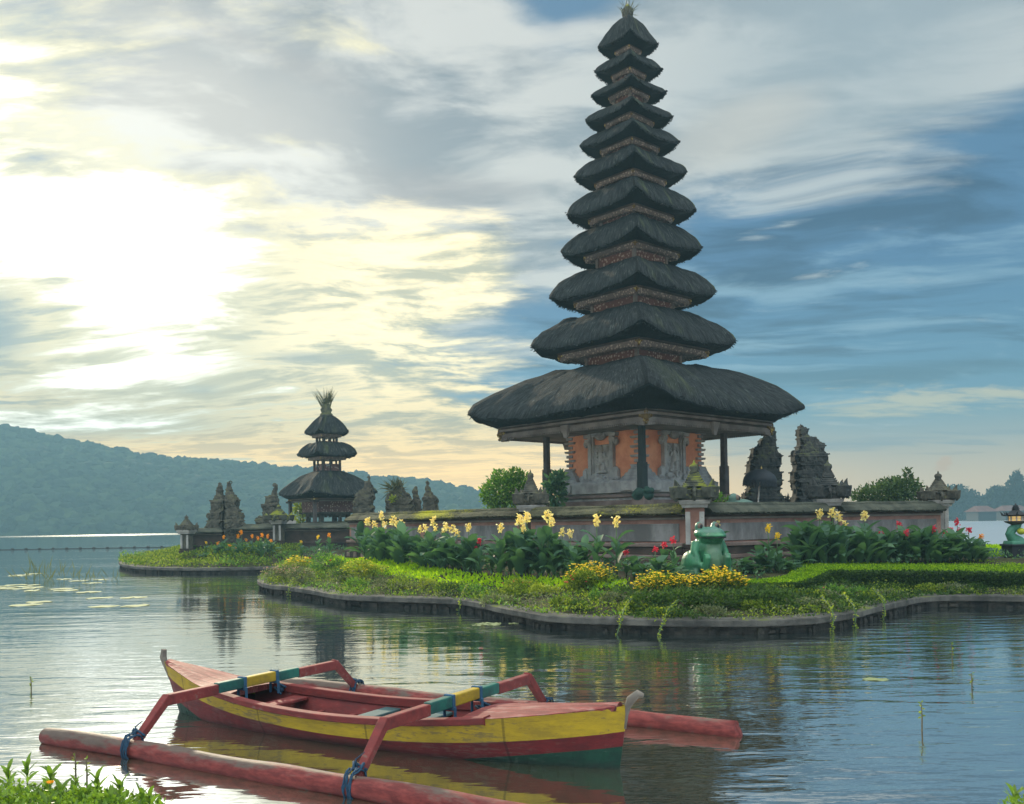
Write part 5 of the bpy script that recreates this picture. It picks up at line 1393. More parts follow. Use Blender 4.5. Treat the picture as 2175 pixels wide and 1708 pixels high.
cover('ground_cover', 150000, COVER_HI, LOW, M_COVER, .058, .24, 1.15, .0, 'stuff', seed=1.0)
cover('low_ground_cover', 42000, COVER_HI, LOW, M_HEDGE, .055, .08, .4, -9, 'stuff', seed=2.0)
cover('grey_creeper_cover', 120000, COVER_HI, LOW, M_COVER2, .045, .24, 1.0, .10, 'stuff', seed=5.0)
cover('bright_ground_cover', 90000, COVER_HI[:9], [(540, 1300), (1200, 1360), (1330, 1360)], M_BUSH, .070, .24, 1.0, .14, 'stuff', seed=8.0)
COVER_R = [(1300, 1243), (1330, 1243), (1590, 1250), (1740, 1250), (2180, 1256)]; LOW_R = [(1300, 1360), (2190, 1360)]
cover('dark_ground_cover', 90000, COVER_R, LOW_R, M_HEDGE, .07, .28, 1.0, -.02, 'stuff', (0, 14), (13, 24), .3, 13.0)
SP_HI = [(255, 1176), (400, 1165), (640, 1160)]; SP_LO = [(250, 1215), (640, 1222)]
cover('spit_ground_cover', 60000, SP_HI, SP_LO, M_COVER, .11, .34, .5, -.35, 'stuff', (-20, -4), (32, 60), .5, 3.0)
cover('spit_creeper_cover', 40000, SP_HI, SP_LO, M_BUSH, .13, .50, .5, .12, 'stuff', (-20, -4), (32, 60), .7, 11.0)
BED_HI = [(640, 1150), (1500, 1180), (2180, 1150)]; BED_LO = [(640, 1192), (760, 1192), (850, 1200), (1000, 1228), (1330, 1243), (1590, 1238), (1750, 1212), (2180, 1190)]
cover('bed_undergrowth', 60000, BED_HI, BED_LO, M_CANNA, .10, .22, .9, -.05, 'stuff', (-12, 16), (16, 42), .6, 4.0)
cover('grass_by_the_lake', 60000, [(2080, 1155), (2180, 1155)], [(2080, 1186), (2180, 1184)], M_GRASS, .12, .10, .5, -9, 'stuff', (10, 17.5), (22, 33), 1.2, 6.0)
# path slab in front of the lakeside grass
_a = [HG(2095, 1186), HG(2178, 1184), HG(2178, 1179.5), HG(2100, 1181)]
mb = MB(); zt_ = max(p.z for p in _a) + .03
mb.addm([(p.x, p.y, zt_) for p in _a] + [(p.x, p.y, zt_ - .12) for p in _a], [(0, 1, 2, 3), (7, 6, 5, 4), (0, 4, 5, 1), (1, 5, 6, 2), (2, 6, 7, 3), (3, 7, 4, 0)])
tag(mb.build('garden_path', M_PATH), kind='structure')

def hedge():
    fr = [HG(a, b) for a, b in ((1575, 1251), (1640, 1256), (1700, 1259), (1735, 1254), (1765, 1248), (1820, 1248), (1900, 1249), (2000, 1251), (2100, 1253), (2200, 1255), (2300, 1256))]
    dep = [.5, .9, 1.5, 2.4, 3.3, 4.0, 4.4, 4.8, 5.0, 5.0, 5.0]; hh = [.08, .14, .20, .28, .34, .36, .37, .37, .37, .37, .37]
    fr = catmull(fr, 5); dd = np.interp(np.linspace(0, 10, len(fr)), range(11), dep); hs = np.interp(np.linspace(0, 10, len(fr)), range(11), hh)
    root = thing('clipped_hedge', 'broad clipped hedge with bright flat top curving along the water', 'hedge', (0, 0, 0))
    mb = MB(); vs = []; fs = []; k = 7
    for i, p in enumerate(fr):
        zt = p.z + hs[i]
        for f, z_ in ((0.0, p.z - .05), (.0, p.z + hs[i] * .8), (.05, zt - .02), (.3, zt), (.7, zt + .02), (.98, zt), (1.0, p.z)):
            q = Vector((p.x + .12 * f * dd[i], p.y + f * dd[i], z_)); vs.append(q + Vector((0, 0, .03 * mnoise.noise(q * 1.2))))
    for i in range(len(fr) - 1):
        for q in range(k - 1): fs.append((i * k + q, (i + 1) * k + q, (i + 1) * k + q + 1, i * k + q + 1))
    fs += [tuple(reversed(range(k))), tuple(range((len(fr) - 1) * k, len(fr) * k))]
    mb.addm(vs, fs); mb.build('dark_core', MATS['hedge_core'] if 'hedge_core' in MATS else mat('hedge_core', m_paint((.030, .055, .012), (.016, .028, .008), .9)), root)
    rng = np.random.RandomState(8)
    def pts(n, f0, f1, front_):
        t = rng.uniform(0, len(fr) - 1.001, n); i = t.astype(int); w = (t - i)[:, None]; A_ = np.array(fr)
        P = A_[i] * (1 - w) + A_[i + 1] * w; H = np.interp(t, range(len(fr)), hs); Dp = np.interp(t, range(len(fr)), dd)
        if front_: P = P + np.stack([rng.normal(size=n) * .02, -np.abs(rng.normal(size=n)) * .03, rng.uniform(0, 1, n) * H], 1)
        else:
            f = rng.uniform(f0, f1, n); P = P + np.stack([.12 * f * Dp, f * Dp, H + rng.uniform(-.02, .03, n)], 1)
        return P
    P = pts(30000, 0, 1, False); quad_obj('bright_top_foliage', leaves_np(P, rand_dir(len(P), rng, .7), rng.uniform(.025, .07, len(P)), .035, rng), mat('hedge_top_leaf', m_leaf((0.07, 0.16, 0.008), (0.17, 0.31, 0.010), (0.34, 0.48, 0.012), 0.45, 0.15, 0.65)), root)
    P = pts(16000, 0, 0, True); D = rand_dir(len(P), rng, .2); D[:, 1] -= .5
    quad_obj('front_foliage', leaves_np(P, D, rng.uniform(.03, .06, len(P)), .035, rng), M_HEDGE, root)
hedge()

# --- cannas: one of each colour and habit, then copies
def canna_leaf(mb, base, az, L, Wd, lift, droop, rr, mi=0):
    n = 5; vs = []; d2 = Vector((math.cos(az), math.sin(az), 0)); sd = Vector((-math.sin(az), math.cos(az), 0)); tw = rr.uniform(-.5, .5)
    p = Vector(base); ang = lift
    for i in range(n + 1):
        q = i / n; w = Wd * (math.sin(math.pi * min(1, q * .93 + .07)) ** .8) * (1 - .15 * q)
        dirv = d2 * math.cos(ang) + Vector((0, 0, 1)) * math.sin(ang); nrm = -d2 * math.sin(ang) + Vector((0, 0, 1)) * math.cos(ang)
        s2 = sd * math.cos(tw) + nrm * math.sin(tw)
        vs += [p + s2 * w * .5 + nrm * w * .16, p, p - s2 * w * .5 + nrm * w * .16]
        p = p + dirv * L / n; ang -= droop / n
    fs = []
    for i in range(n):
        for q in range(2): fs.append((i * 3 + q, i * 3 + q + 1, (i + 1) * 3 + q + 1, (i + 1) * 3 + q))
    mb.addm(vs, fs, mi)
def make_canna(seed, petal, H=1.15, nl=8):
    big = 1.0 if petal else 1.15
    rr = random.Random(seed); rng = np.random.RandomState(seed)
    root = thing('canna_plant', 'canna', 'flower', (0, 0, -50))
    mb = MB(); top = H if petal else H * .75
    mb.tube([(0, 0, -.05), (rr.uniform(-.02, .02), 0, H * .5), (rr.uniform(-.03, .03), rr.uniform(-.03, .03), top - .05)], [.020, .015, .009], 6); mb.build('stem', M_STEM, root, smooth=True)
    mb = MB(); az = rr.uniform(0, 6.28)
    for k in range(nl):
        az += 2.3 + rr.uniform(-.4, .4); z = H * (.06 + .62 * k / nl)
        canna_leaf(mb, (0, 0, z), az, big * rr.uniform(.46, .68) * (1 - .3 * k / nl), big * rr.uniform(.17, .25), rr.uniform(.75, 1.35), rr.uniform(.3, 1.6), rr)
    mb.build('foliage', M_CANNA, root, smooth=True)
    if petal:
        n = 42; P = np.stack([rng.normal(size=n) * .034, rng.normal(size=n) * .034, top - .04 + np.linspace(-.09, .10, n)], 1)
        D = rand_dir(n, rng, .05); P[:, :2] = np.clip(P[:, :2], -.05, .05); P[0] = (0, 0, top - .15); D[0] = (0.02, 0.02, 1); Ls = rng.uniform(.045, .095, n); Ls[0] = .25; quad_obj('flower_head', leaves_np(P, D, Ls, .055, rng, .6), petal, root)
    return root
PROTO = {}
for nm, m_ in (('cream', M_CREAM), ('yellow', M_YEL), ('orange', M_ORA), ('red', M_RED), ('leafy', None)):
    PROTO[nm] = [make_canna(100 + 17 * k + len(nm), m_, 1.15, 6 + (3 if m_ is None else 0) + k) for k in range(3)]
_used = set(); _rc = random.Random(77)
def plant(kind, px, pyb, pytop, label, group):
    b = HG(px, pyb); ztop = PT(px, pytop, b.y).z; H = ztop - b.z
    k = _rc.randrange(3); pr = PROTO[kind][k]; ref = 1.15 if kind != 'leafy' else .98
    key = (kind, k); loc = (b.x, b.y, b.z); rz = _rc.uniform(0, 6.28); sc = H / ref; wd = max(.75, min(1.15, sc * .95))
    if key not in _used:
        _used.add(key); o = pr; o.location = loc; o.rotation_euler = (0, 0, rz); o.scale = (wd, wd, sc); o['label'] = label; o['group'] = group
    else: o = dup(pr, loc, rz, (wd, wd, sc), label, group)
    return o
ORD = ['first', 'second', 'third', 'fourth', 'fifth', 'sixth', 'seventh', 'eighth', 'ninth', 'tenth', 'eleventh', 'twelfth']
def clump(kind, items, base, what, group, anchor):
    for i, (px, pt) in enumerate(items):
        plant(kind, px, base + _rc.uniform(-4, 5), pt, f'{what}, {ORD[i]} from {anchor}'.replace('by the small shrine, ', 'by the shrine, '), group)
def leafy(xs, base, top, label, group, n):
    for i in range(n):
        px = xs[0] + (xs[1] - xs[0]) * (i + _rc.uniform(.1, .9)) / n
        b = np.interp(px, xs, base) + _rc.uniform(-5, 6); t = np.interp(px, xs, top) + _rc.uniform(-16, 24)
        plant('leafy', px, b, t, label, group)
clump('cream', [(782, 1106), (797, 1112), (812, 1093), (818, 1113), (836, 1103), (846, 1112), (854, 1110)], 1193, 'cream canna of the dense clump by the small shrine', 'cream cannas nearest the small shrine', 'the shrine end')
clump('cream', [(893, 1122), (905, 1120), (922, 1104), (926, 1124), (942, 1128), (948, 1116), (962, 1121), (972, 1130), (996, 1118)], 1207, 'cream canna of the clump under the mossy wall', 'cream cannas below the mossy wall', 'the shrine end')
clump('cream', [(1064, 1119), (1106, 1101), (1114, 1120), (1122, 1096), (1150, 1132), (1166, 1093), (1174, 1106), (1196, 1128), (1213, 1131)], 1222, 'cream canna of the loose clump before the pointed pillar', 'cream cannas before the pointed pillar', 'the shrine end')
clump('cream', [(1269, 1102), (1311, 1105)], 1232, 'tall lone cream canna before the grey wall panel', 'lone cream cannas before the grey panel', 'the pointed pillar')
clump('cream', [(1480, 1098), (1524, 1113)], 1200, 'cream canna rising right behind the frog statue', 'cream cannas behind the frog', 'the big mossy pillar')
clump('yellow', [(1634, 1120), (1653, 1137)], 1216, 'pale yellow canna between frog and dense bed', 'yellow cannas beside the frog', 'the frog')
clump('cream', [(1742, 1089), (1769, 1087), (1782, 1094), (1796, 1112), (1838, 1093)], 1200, 'yellow-cream canna above the broad-leaved bed', 'cream cannas in the broad-leaved bed', 'the frog')
clump('red', [(1012, 1163), (1019, 1147)], 1219, 'red canna beside the low cream clump', 'red cannas beside the low cream clump', 'the shrine end')
clump('red', [(1331, 1172), (1393, 1165), (1412, 1155), (1431, 1145)], 1224, 'red canna on thin stem before the dark wall base', 'thin red cannas near the frog', 'the shrine end')
clump('red', [(1868, 1132), (1880, 1126), (1911, 1114), (1926, 1130), (1984, 1121)], 1196, 'red canna in the broad-leaved bed', 'red cannas in the broad-leaved bed', 'the frog')
clump('red', [(2008, 1132), (2020, 1124), (2034, 1107), (2040, 1126), (2060, 1124)], 1190, 'red canna against the open water', 'red cannas against the water', 'the end pillar')
clump('orange', [(2085, 1138)], 1188, 'single orange-red canna nearest the serpent lamp', 'orange canna near the lamp', 'the lamp')
clump('orange', [(463, 1153), (476, 1140), (506, 1138), (513, 1130), (523, 1146), (536, 1138), (549, 1142), (557, 1136), (569, 1138), (576, 1148)], 1180, 'orange canna in the bed on the far spit', 'orange cannas on the spit', 'the urn pillar end')
clump('orange', [(488, 1158), (503, 1162), (700, 1136)], 1186, 'short orange canna on the spit', 'short orange cannas on the spit', 'the urn pillar end')
clump('yellow', [(424, 1150), (438, 1152), (676, 1140), (640, 1150)], 1176, 'small yellow canna under the dark spit wall', 'small yellow cannas on the spit', 'the urn pillar end')
leafy((765, 870), (1192, 1203), (1126, 1132), 'flowerless leafy canna filling the dense clump nearest the small shrine', 'leafy cannas nearest the small shrine', 18)
leafy((875, 1010), (1206, 1216), (1136, 1146), 'flowerless leafy canna filling the low clump below the mossy wall', 'leafy cannas below the mossy wall', 20)
leafy((1040, 1250), (1220, 1230), (1138, 1152), 'flowerless leafy canna in the clump before the pointed pillar', 'leafy cannas before the pointed pillar', 18)
leafy((1570, 1700), (1222, 1212), (1180, 1165), 'flowerless leafy canna between frog statue and broad-leaved bed', 'leafy cannas beside the frog', 9)
leafy((1690, 1860), (1206, 1200), (1112, 1122), 'large flowerless canna in the frog end of the broad-leaved bed', 'large leafy cannas of the bed', 24)
leafy((1850, 2000), (1200, 1194), (1134, 1130), 'large flowerless canna in the middle of the broad-leaved bed', 'leafy cannas in the middle of the bed', 20)
leafy((1990, 2090), (1193, 1189), (1135, 1150), 'flowerless canna at the water end of the broad-leaved bed', 'leafy cannas at the water end', 14)
leafy((1345, 1460), (1232, 1228), (1195, 1190), 'short leafy shoot before the dark wall base', 'short shoots before the wall base', 6)
leafy((400, 600), (1182, 1186), (1152, 1160), 'flowerless leafy canna in the bed on the spit', 'leafy cannas on the spit', 12)
for key in PROTO:
    for k in range(3):
        if (key, k) not in _used:
            for c in list(PROTO[key][k].children): bpy.data.objects.remove(c)
            bpy.data.objects.remove(PROTO[key][k])

def bush(name, label, cat, base, lobes, n, L, m_, rng_seed, blossoms=None, nb=0, bl=.05, group=None, trunk=True, zb=.2):
    rng = np.random.RandomState(rng_seed); root = thing(name, label, cat, base, 0, group)
    P, D = blob_points(n, rng, lobes); k = P[:, 2] > .01; P = P[k]; D = D[k]
    quad_obj('foliage', leaves_np(P, D + rand_dir(len(P), rng, zb) * .9, L * rng.uniform(.6, 1.2, len(P)), L * .5, rng), m_, root)
    if blossoms:
        P, D = blob_points(nb * 3, rng, [(l[0], l[1] - .02, l[2] + .02, l[3] * 1.12, l[4] * 1.12, l[5] * 1.18) for l in lobes])
        k = (D[:, 2] > .05); P = P[k][:nb]; V = []
        a = rng.uniform(0, 6.28, len(P))
        for j in range(4):
            an = a + j * math.pi / 2; V.append(leaves_np(P, np.stack([np.cos(an), np.sin(an) - .3, np.full(len(P), .5)], 1), bl, bl * .9, rng, .1, .8))
        quad_obj('blossom', np.concatenate(V), blossoms, root)
    if trunk:
        mb = MB(); l = lobes[0]; rr = random.Random(rng_seed)
        for q in range(4): mb.tube([(0, 0, -.1), (l[0] * .5 + rr.uniform(-.1, .1), l[1] * .5, l[2] * .5), (l[0] + rr.uniform(-.5, .5) * l[3], l[1] + rr.uniform(-.5, .5) * l[4], l[2])], [.04, .03, .012], 5)
        mb.build('stems', M_TRUNK, root)
    return root
def lobes_px(items, d, base):
    out = []
    for px, py, rx, ry in items:
        p = PT(px, py, d); out.append((p.x - base[0], p.y - base[1], p.z - base[2], rx * d / F_PX, rx * d / F_PX * .8, ry * d / F_PX))
    return out
def gbush(name, label, cat, px, pyb, items, n, L, m_, seed, **kw):
    b = HG(px, pyb); lb = lobes_px(items, b.y, b); return bush(name, label, cat, b, lb, n, L, m_, seed, **kw)
gbush('marigold_bush', 'rounded yellow flower bush standing free on the lawn edge', 'flower bush', 1255, 1250, [(1255, 1228, 44, 24), (1235, 1236, 26, 16)], 1700, .07, M_COVER, 31, blossoms=M_YEL, nb=300, bl=.036, group='yellow flower bushes')
gbush('marigold_bush', 'widest yellow flower bush, in front of the frog statue feet', 'flower bush', 1420, 1262, [(1400, 1246, 46, 24), (1450, 1248, 40, 20), (1375, 1256, 26, 14)], 2300, .07, M_COVER, 32, blossoms=M_YEL, nb=420, bl=.036, group='yellow flower bushes')
gbush('marigold_bush', 'yellow flower bush right under the frog statue belly, touching the hedge', 'flower bush', 1535, 1258, [(1528, 1238, 44, 24), (1560, 1246, 26, 15)], 1800, .07, M_COVER, 33, blossoms=M_YEL, nb=330, bl=.036, group='yellow flower bushes')
gbush('marigold_bush', 'small yellow flower bush by the kerb tip near the small shrine', 'flower bush', 637, 1212, [(634, 1198, 26, 13)], 900, .09, M_YLEAF, 34, blossoms=M_YEL, nb=110, bl=.05, group='yellow flower bushes')
gbush('flowering_shrub', 'loose yellow-green shrub in front of the nearest cream clump', 'shrub', 770, 1228, [(765, 1212, 30, 18), (800, 1218, 22, 14)], 1100, .10, M_YLEAF, 35, blossoms=M_YEL, nb=50, bl=.04)
gbush('flowering_shrub', 'bushy yellow-green shrub with few red blooms at the lawn head', 'shrub', 694, 1215, [(690, 1196, 30, 18), (725, 1204, 26, 14)], 1300, .09, M_BUSH, 36, blossoms=M_RED, nb=10, bl=.05)
gbush('flowering_shrub', 'dusty pink shrub at the rounded kerb tip', 'shrub', 595, 1238, [(585, 1222, 24, 15), (612, 1220, 22, 16)], 1200, .07, M_COVER2, 37, blossoms=M_PINK, nb=90, bl=.035)
gbush('flowering_shrub', 'second dusty shrub beside the yellow bush at the kerb tip', 'shrub', 645, 1240, [(640, 1224, 24, 15)], 900, .07, M_COVER2, 38, blossoms=M_PINK, nb=20, bl=.03)
gbush('flowering_shrub', 'dark shrub with red flower tops in mid lawn edge', 'shrub', 1243, 1262, [(1240, 1228, 24, 17), (1225, 1240, 24, 14)], 1300, .065, M_COVER, 39, blossoms=M_RED, nb=16, bl=.035)
gbush('flowering_shrub', 'low shrub with salmon flowers below the lawn', 'shrub', 1110, 1258, [(1108, 1245, 36, 13)], 900, .07, M_COVER, 40, blossoms=M_RED, nb=14, bl=.03)
gbush('flowering_shrub', 'dark leafy shrub spilling toward the kerb under the widest yellow bush', 'shrub', 1440, 1300, [(1440, 1278, 60, 24), (1380, 1282, 44, 20), (1510, 1276, 46, 22)], 3200, .075, M_HEDGE, 41)
gbush('flowering_shrub', 'dark trailing shrub between hedge tail and kerb', 'shrub', 1600, 1290, [(1590, 1276, 46, 20), (1650, 1272, 40, 16)], 2000, .07, M_HEDGE, 42)
gbush('flowering_shrub', 'yellowish shrub with tall sprig before the hedge front', 'shrub', 1790, 1270, [(1770, 1258, 30, 13), (1820, 1262, 30, 12)], 900, .07, M_BUSH, 43, blossoms=M_RED, nb=5, bl=.035)
gbush('flowering_shrub', 'small pale shrub near the kerb bend under the hedge', 'shrub', 1700, 1300, [(1690, 1288, 36, 13), (1740, 1290, 36, 12)], 1000, .06, M_COVER2, 44)
_rm = random.Random(31); _mp = [M_COVER, M_HEDGE, M_BUSH, M_COVER2, M_COVER, M_YLEAF]
for i in range(34):
    px = 660 + (2080 - 660) * (i + _rm.uniform(.1, .9)) / 34
    lo_, hi_ = np.interp(px, (660, 965, 1142, 1292, 1622, 1809, 1978, 2180), (1258, 1280, 1312, 1322, 1322, 1300, 1272, 1270)), np.interp(px, (660, 830, 1000, 1330, 1590, 2180), (1222, 1232, 1254, 1262, 1268, 1262))
    lo_ -= 9; py = _rm.uniform(min(hi_ + 6, lo_), lo_); r = _rm.uniform(16, 36); m_ = _mp[i % 6] if px < 1500 else (M_HEDGE, M_COVER, M_COVER2)[i % 3]
    gbush('low_mound_plant', 'low leafy mound in the mixed planting along the kerb', 'shrub', px, py, [(px, py - 8, r, 12), (px + r * .7, py - 6, r * .6, 9), (px - r * .5, py - 12, r * .5, 9)], int(26 * r), .062, m_, 200 + i, group='low mounds along the kerb', zb=.6)
def free_bush(name, label, px, pyb, d, items, n, L, m_, seed, **kw):
    b = PT(px, pyb, d); b.z = max(gz(b.x, b.y), .3); return bush(name, label, 'bush', b, lobes_px(items, d, b), n, L, m_, seed, **kw)
free_bush('leafy_bush', 'bright green rounded bush between the small shrine and the thatched tower', 1075, 1090, 29.5, [(1072, 1045, 40, 36), (1050, 1052, 26, 28), (1098, 1036, 26, 32), (1112, 1055, 20, 26), (1062, 1015, 14, 14), (1092, 1008, 14, 12)], 4200, .13, M_BUSH, 51)
free_bush('leafy_bush', 'dark broad-leaved plant beside the tower plinth', 1182, 1090, 30.5, [(1180, 1050, 15, 26), (1188, 1022, 11, 14), (1172, 1030, 9, 12)], 420, .26, M_CANNA, 52)
free_bush('leafy_bush', 'broad green bush with one tall sprig behind the plain wall', 1890, 1090, 34.0, [(1885, 1050, 55, 24), (1850, 1056, 34, 18), (1920, 1042, 36, 26), (1895, 1034, 28, 16), (1928, 1012, 7, 14)], 4600, .14, mat('dull_bush_leaf', m_leaf((0.025, 0.055, 0.020), (0.055, 0.10, 0.036), (0.10, 0.155, 0.055), .35, .2, .6)), 53)
free_bush('leafy_bush', 'little bright green shrub over the wall coping beside the big pillar', 1533, 1090, 24.5, [(1532, 1064, 14, 12)], 160, .12, M_BUSH, 54)
free_bush('leafy_bush', 'slender lakeside tree with yellow-green leaves behind the small shrine posts', 642, 1140, 49.0, [(638, 1070, 13, 18), (636, 1095, 10, 22), (668, 1066, 12, 14), (655, 1058, 14, 9)], 900, .20, M_YLEAF, 55)

def vine(label, pts, seed):
    rr = np.random.RandomState(seed); root = thing('trailing_vine', label, 'vine', (0, 0, 0), 0, 'vines trailing over the kerb')
    P = [Vector(p) for p in pts]; pp = catmull(P, 8); mb = MB(); mb.tube(pp, .011, 5); mb.build('stem', M_STEM, root, smooth=True)
    n = 70; k = rr.randint(0, len(pp), n); B = np.array(pp)[k] + rr.normal(size=(n, 3)) * .015
    quad_obj('foliage', leaves_np(B, rand_dir(n, rr, .2), rr.uniform(.03, .06, n), .03, rr), M_YLEAF, root)
def vine_px(label, px, dx, seed, out=.25):
    k = min(range(len(front)), key=lambda i: abs(proj([(front[i].x, front[i].y, .3)])[0][0] - px)); f = front[k]
    vine(label, [(f.x + dx * 1.6, f.y + .55, .50), (f.x + dx, f.y + .25, .42), (f.x + dx * .6, f.y - .04, .34), (f.x + dx * .3, f.y - .14, .16), (f.x, f.y - out, .01)], seed)
vine_px('green vine dangling to the water below the free standing yellow bush', 1310, .22, 1)
vine_px('longer green vine dangling to the water below the widest yellow bush', 1392, .30, 2)
vine_px('thin vine hanging over the kerb where it starts to bend to the hedge', 1762, .05, 3, .12)
vine_px('thin vine hanging over the kerb bend', 1808, .04, 4, .12)
vine_px('short vine hanging over the kerb near the hedge middle', 1870, .05, 5, .1)
vine_px('wiry creeper hanging over the kerb at its first bend', 975, .1, 6, .1)
vine_px('wiry creeper over the rounded kerb tip', 610, .1, 7, .1)

# ------------------------------------------------------------------ water plants and near bank
def pads():
    proto = None; rng = random.Random(12)
    spots = [(165, 1573, .085, 'N'), (187, 1585, .10, 'N'), (212, 1588, .10, 'N'), (1860, 1443, .13, 'R')]
    for i in range(9): spots.append((rng.uniform(-10, 110), rng.choice((1220, 1222, 1223, 1244, 1247, 1250)) + rng.uniform(-1.5, 1.5), .42, 'F'))
    for i in range(16): spots.append((rng.uniform(40, 290), rng.uniform(1228, 1290), .36, 'F'))
    for i in range(8): spots.append((rng.uniform(1010, 1110), rng.uniform(1318, 1330), .12, 'M'))
    info = {'N': ('pale lily pad floating beside the near red float', 'lily pads beside the near float'), 'F': ('lily pad in the far floating patch by the reeds', 'lily pads in the far patch'), 'R': ('lone lily pad on the open water', None), 'M': ('small floating leaf near the stone kerb', 'floating leaves near the kerb')}
    mb = MB(); n = 14; vs = [(0, 0, .004)] + [((1 + .06 * math.sin(k * 3)) * math.cos(a), math.sin(a), .004 + .02 * math.sin(k * 2.1)) for k in range(n) for a in [.25 + (2 * math.pi - .5) * k / (n - 1)]]
    mb.addm(vs, [(0, k, k + 1) for k in range(1, n)])
    for px, py, r, k in spots:
        p = G(px, py, .004)
        if proto is None:
            proto = mb.build('lily_pad', M_PAD); o = proto
        else: o = proto.copy(); COL.objects.link(o)
        o.location = p; o.scale = (r * rng.uniform(.7, 1.1), r * rng.uniform(.5, 1.0), .3); o.rotation_euler = (0, 0, rng.uniform(0, 6.28))
        lab, gr = info[k]; tag(o, lab, 'lily pad', gr)
pads()
for i, (px, py, n, L, lab) in enumerate(((85, 1232, 34, .9, 'reed tuft in the far lily patch'), (118, 1228, 16, .6, 'smaller reed tuft beside the largest one'), (172, 1236, 18, .7, 'reed tuft farther from the lily patch'), (232, 1234, 16, .6, 'reed tuft nearest the spit'), (60, 1236, 14, .5, 'thin reed tuft at the frame side of the lily patch'))):
    p = G(px, py); tuft('reed_tuft', lab, 'reed', p, n, L, .03, .35, M_REED, 'reeds standing in the lake', 2.6)
def stalk(label, px, pyb, pyt, leaf):
    p = G(px, pyb); h = PT(px, pyt, p.y).z; rng = np.random.RandomState(int(px)); root = thing('water_stalk', label, 'stalk', p, 0, 'dry stalks standing in the water')
    mb = MB(); mb.tube([(0, 0, -.1), (.004, 0, h * .5), (-.003, 0, h)], [.008, .006, .004], 5); mb.build('stem', M_DRY, root)
    P = np.array([[0, 0, h - .012 * q] for q in range(12)]); quad_obj('foliage', leaves_np(P, rand_dir(12, rng, .6), .035, .016, rng), M_COVER, root)
stalk('tallest dry stalk on the open water past the far float', 1958, 1552, 1492, 1); stalk('shorter stalk farther out past the far float', 2064, 1462, 1430, 1); stalk('faint stalk nearest the kerb on the open water', 2022, 1398, 1368, 1)
stalk('budded stalk by the near bank leaves', 184, 1660, 1610, 1); stalk('bent stalk beside the near float', 160, 1640, 1600, 1); stalk('tiny stalk near the frame side', 66, 1468, 1440, 1)

def bank(name, outline, z0, plants, seed, label, nleaf, tall):
    P = catmull([Vector((a, b)) for a, b in outline], 4, True); c = sum(P, Vector((0, 0))) / len(P); mb = MB(); n = len(P); vs = []
    for f, z in ((1.04, -.3), (1.0, .02), (.93, z0 * .75), (.75, z0), (.4, z0 + .04)):
        for p in P: q = c + (p - c) * f; vs.append((q.x, q.y, z + .03 * mnoise.noise(Vector((q.x * 3, q.y * 3, seed)))))
    vs.append((c.x, c.y, z0 + .05)); fs = []
    for i in range(4):
        for k in range(n): fs.append((i * n + k, i * n + (k + 1) % n, (i + 1) * n + (k + 1) % n, (i + 1) * n + k))
    for k in range(n): fs.append((4 * n + k, 4 * n + (k + 1) % n, 5 * n))
    mb.addm(vs, fs); tag(mb.build(name, M_SOIL, smooth=True), kind='structure')
    rng = np.random.RandomState(seed); Q = []
    while len(Q) < nleaf:
        f = math.sqrt(rng.rand()) * 1.02; k = rng.randint(n); q = c + (P[k].lerp(P[(k + 1) % n], rng.rand()) - c) * f
        Q.append((q.x, q.y, z0 * (.75 if f > .9 else 1.0) + rng.uniform(0, tall)))
    Q = np.array(Q); tag(quad_obj('bank_ground_cover', leaves_np(Q, rand_dir(nleaf, rng, .5), rng.uniform(.02, .05, nleaf), .018, rng), M_BANK), kind='stuff')
bank('shore_bank', [(-7, 5.7), (-4.2, 5.55), (-2.95, 5.28), (-2.35, 5.16), (-1.98, 4.98), (-1.86, 4.6), (-2.1, 3.2), (-3, 1.5), (-6, 1.0)], .26, None, 3, '', 26000, .13)
bank('shore_mound', [(2.62, 4.98), (2.95, 5.0), (3.3, 4.8), (3.2, 4.2), (2.7, 4.3)], .16, None, 5, '', 1500, .12)
def sprout(seed):
    rr = random.Random(seed); root = thing('bank_plant', 'plant', 'plant', (0, 0, -50)); mb = MB(); az = rr.uniform(0, 6)
    for k in range(9):
        az += 2.4; canna_leaf(mb, (0, 0, .02 + .012 * k), az, rr.uniform(.075, .12), rr.uniform(.028, .04), rr.uniform(.7, 1.35), rr.uniform(.1, .9), rr)
    mb.build('foliage', M_BANK, root, smooth=True); mb = MB(); mb.tube([(0, 0, -.06), (0, 0, .13)], [.006, .004], 5); mb.build('stem', M_STEM, root); return root
SPR = [sprout(s) for s in (1, 2, 3)]
_rb = random.Random(5)
for i, (px, py) in enumerate([(18, 1672), (58, 1668), (108, 1682), (162, 1686), (206, 1700), (255, 1712), (300, 1722), (318, 1732), (20, 1722), (75, 1716), (130, 1722), (180, 1728), (235, 1738), (285, 1745), (40, 1752), (100, 1758), (160, 1762), (2155, 1722)]):
    p = G(px, py, .27 if px < 1000 else .15); lab = 'leafy sprout on the near planted bank' if px < 1000 else 'leafy sprout at the near frame corner'; sc = _rb.uniform(.6, 1.0)
    if i < 3: o = SPR[i]; o.location = p; o.rotation_euler = (0, 0, _rb.uniform(0, 6)); o.scale = (sc,) * 3; o['label'] = lab; o['group'] = 'sprouts on the near bank'
    else: dup(SPR[i % 3], p, _rb.uniform(0, 6), sc, lab, 'sprouts on the near bank' if px < 1000 else 'sprout at the frame corner')
p = G(106, 1664, .42); rng = np.random.RandomState(2); root = thing('daisy_flower', 'single small orange-yellow flower in the near bank leaves', 'flower', p)
a = np.linspace(0, 6.28, 12)[:11]; quad_obj('petal', leaves_np(np.zeros((11, 3)), np.stack([np.cos(a), np.sin(a), np.full(11, .6)], 1), .026, .014, rng), M_ORA, root)
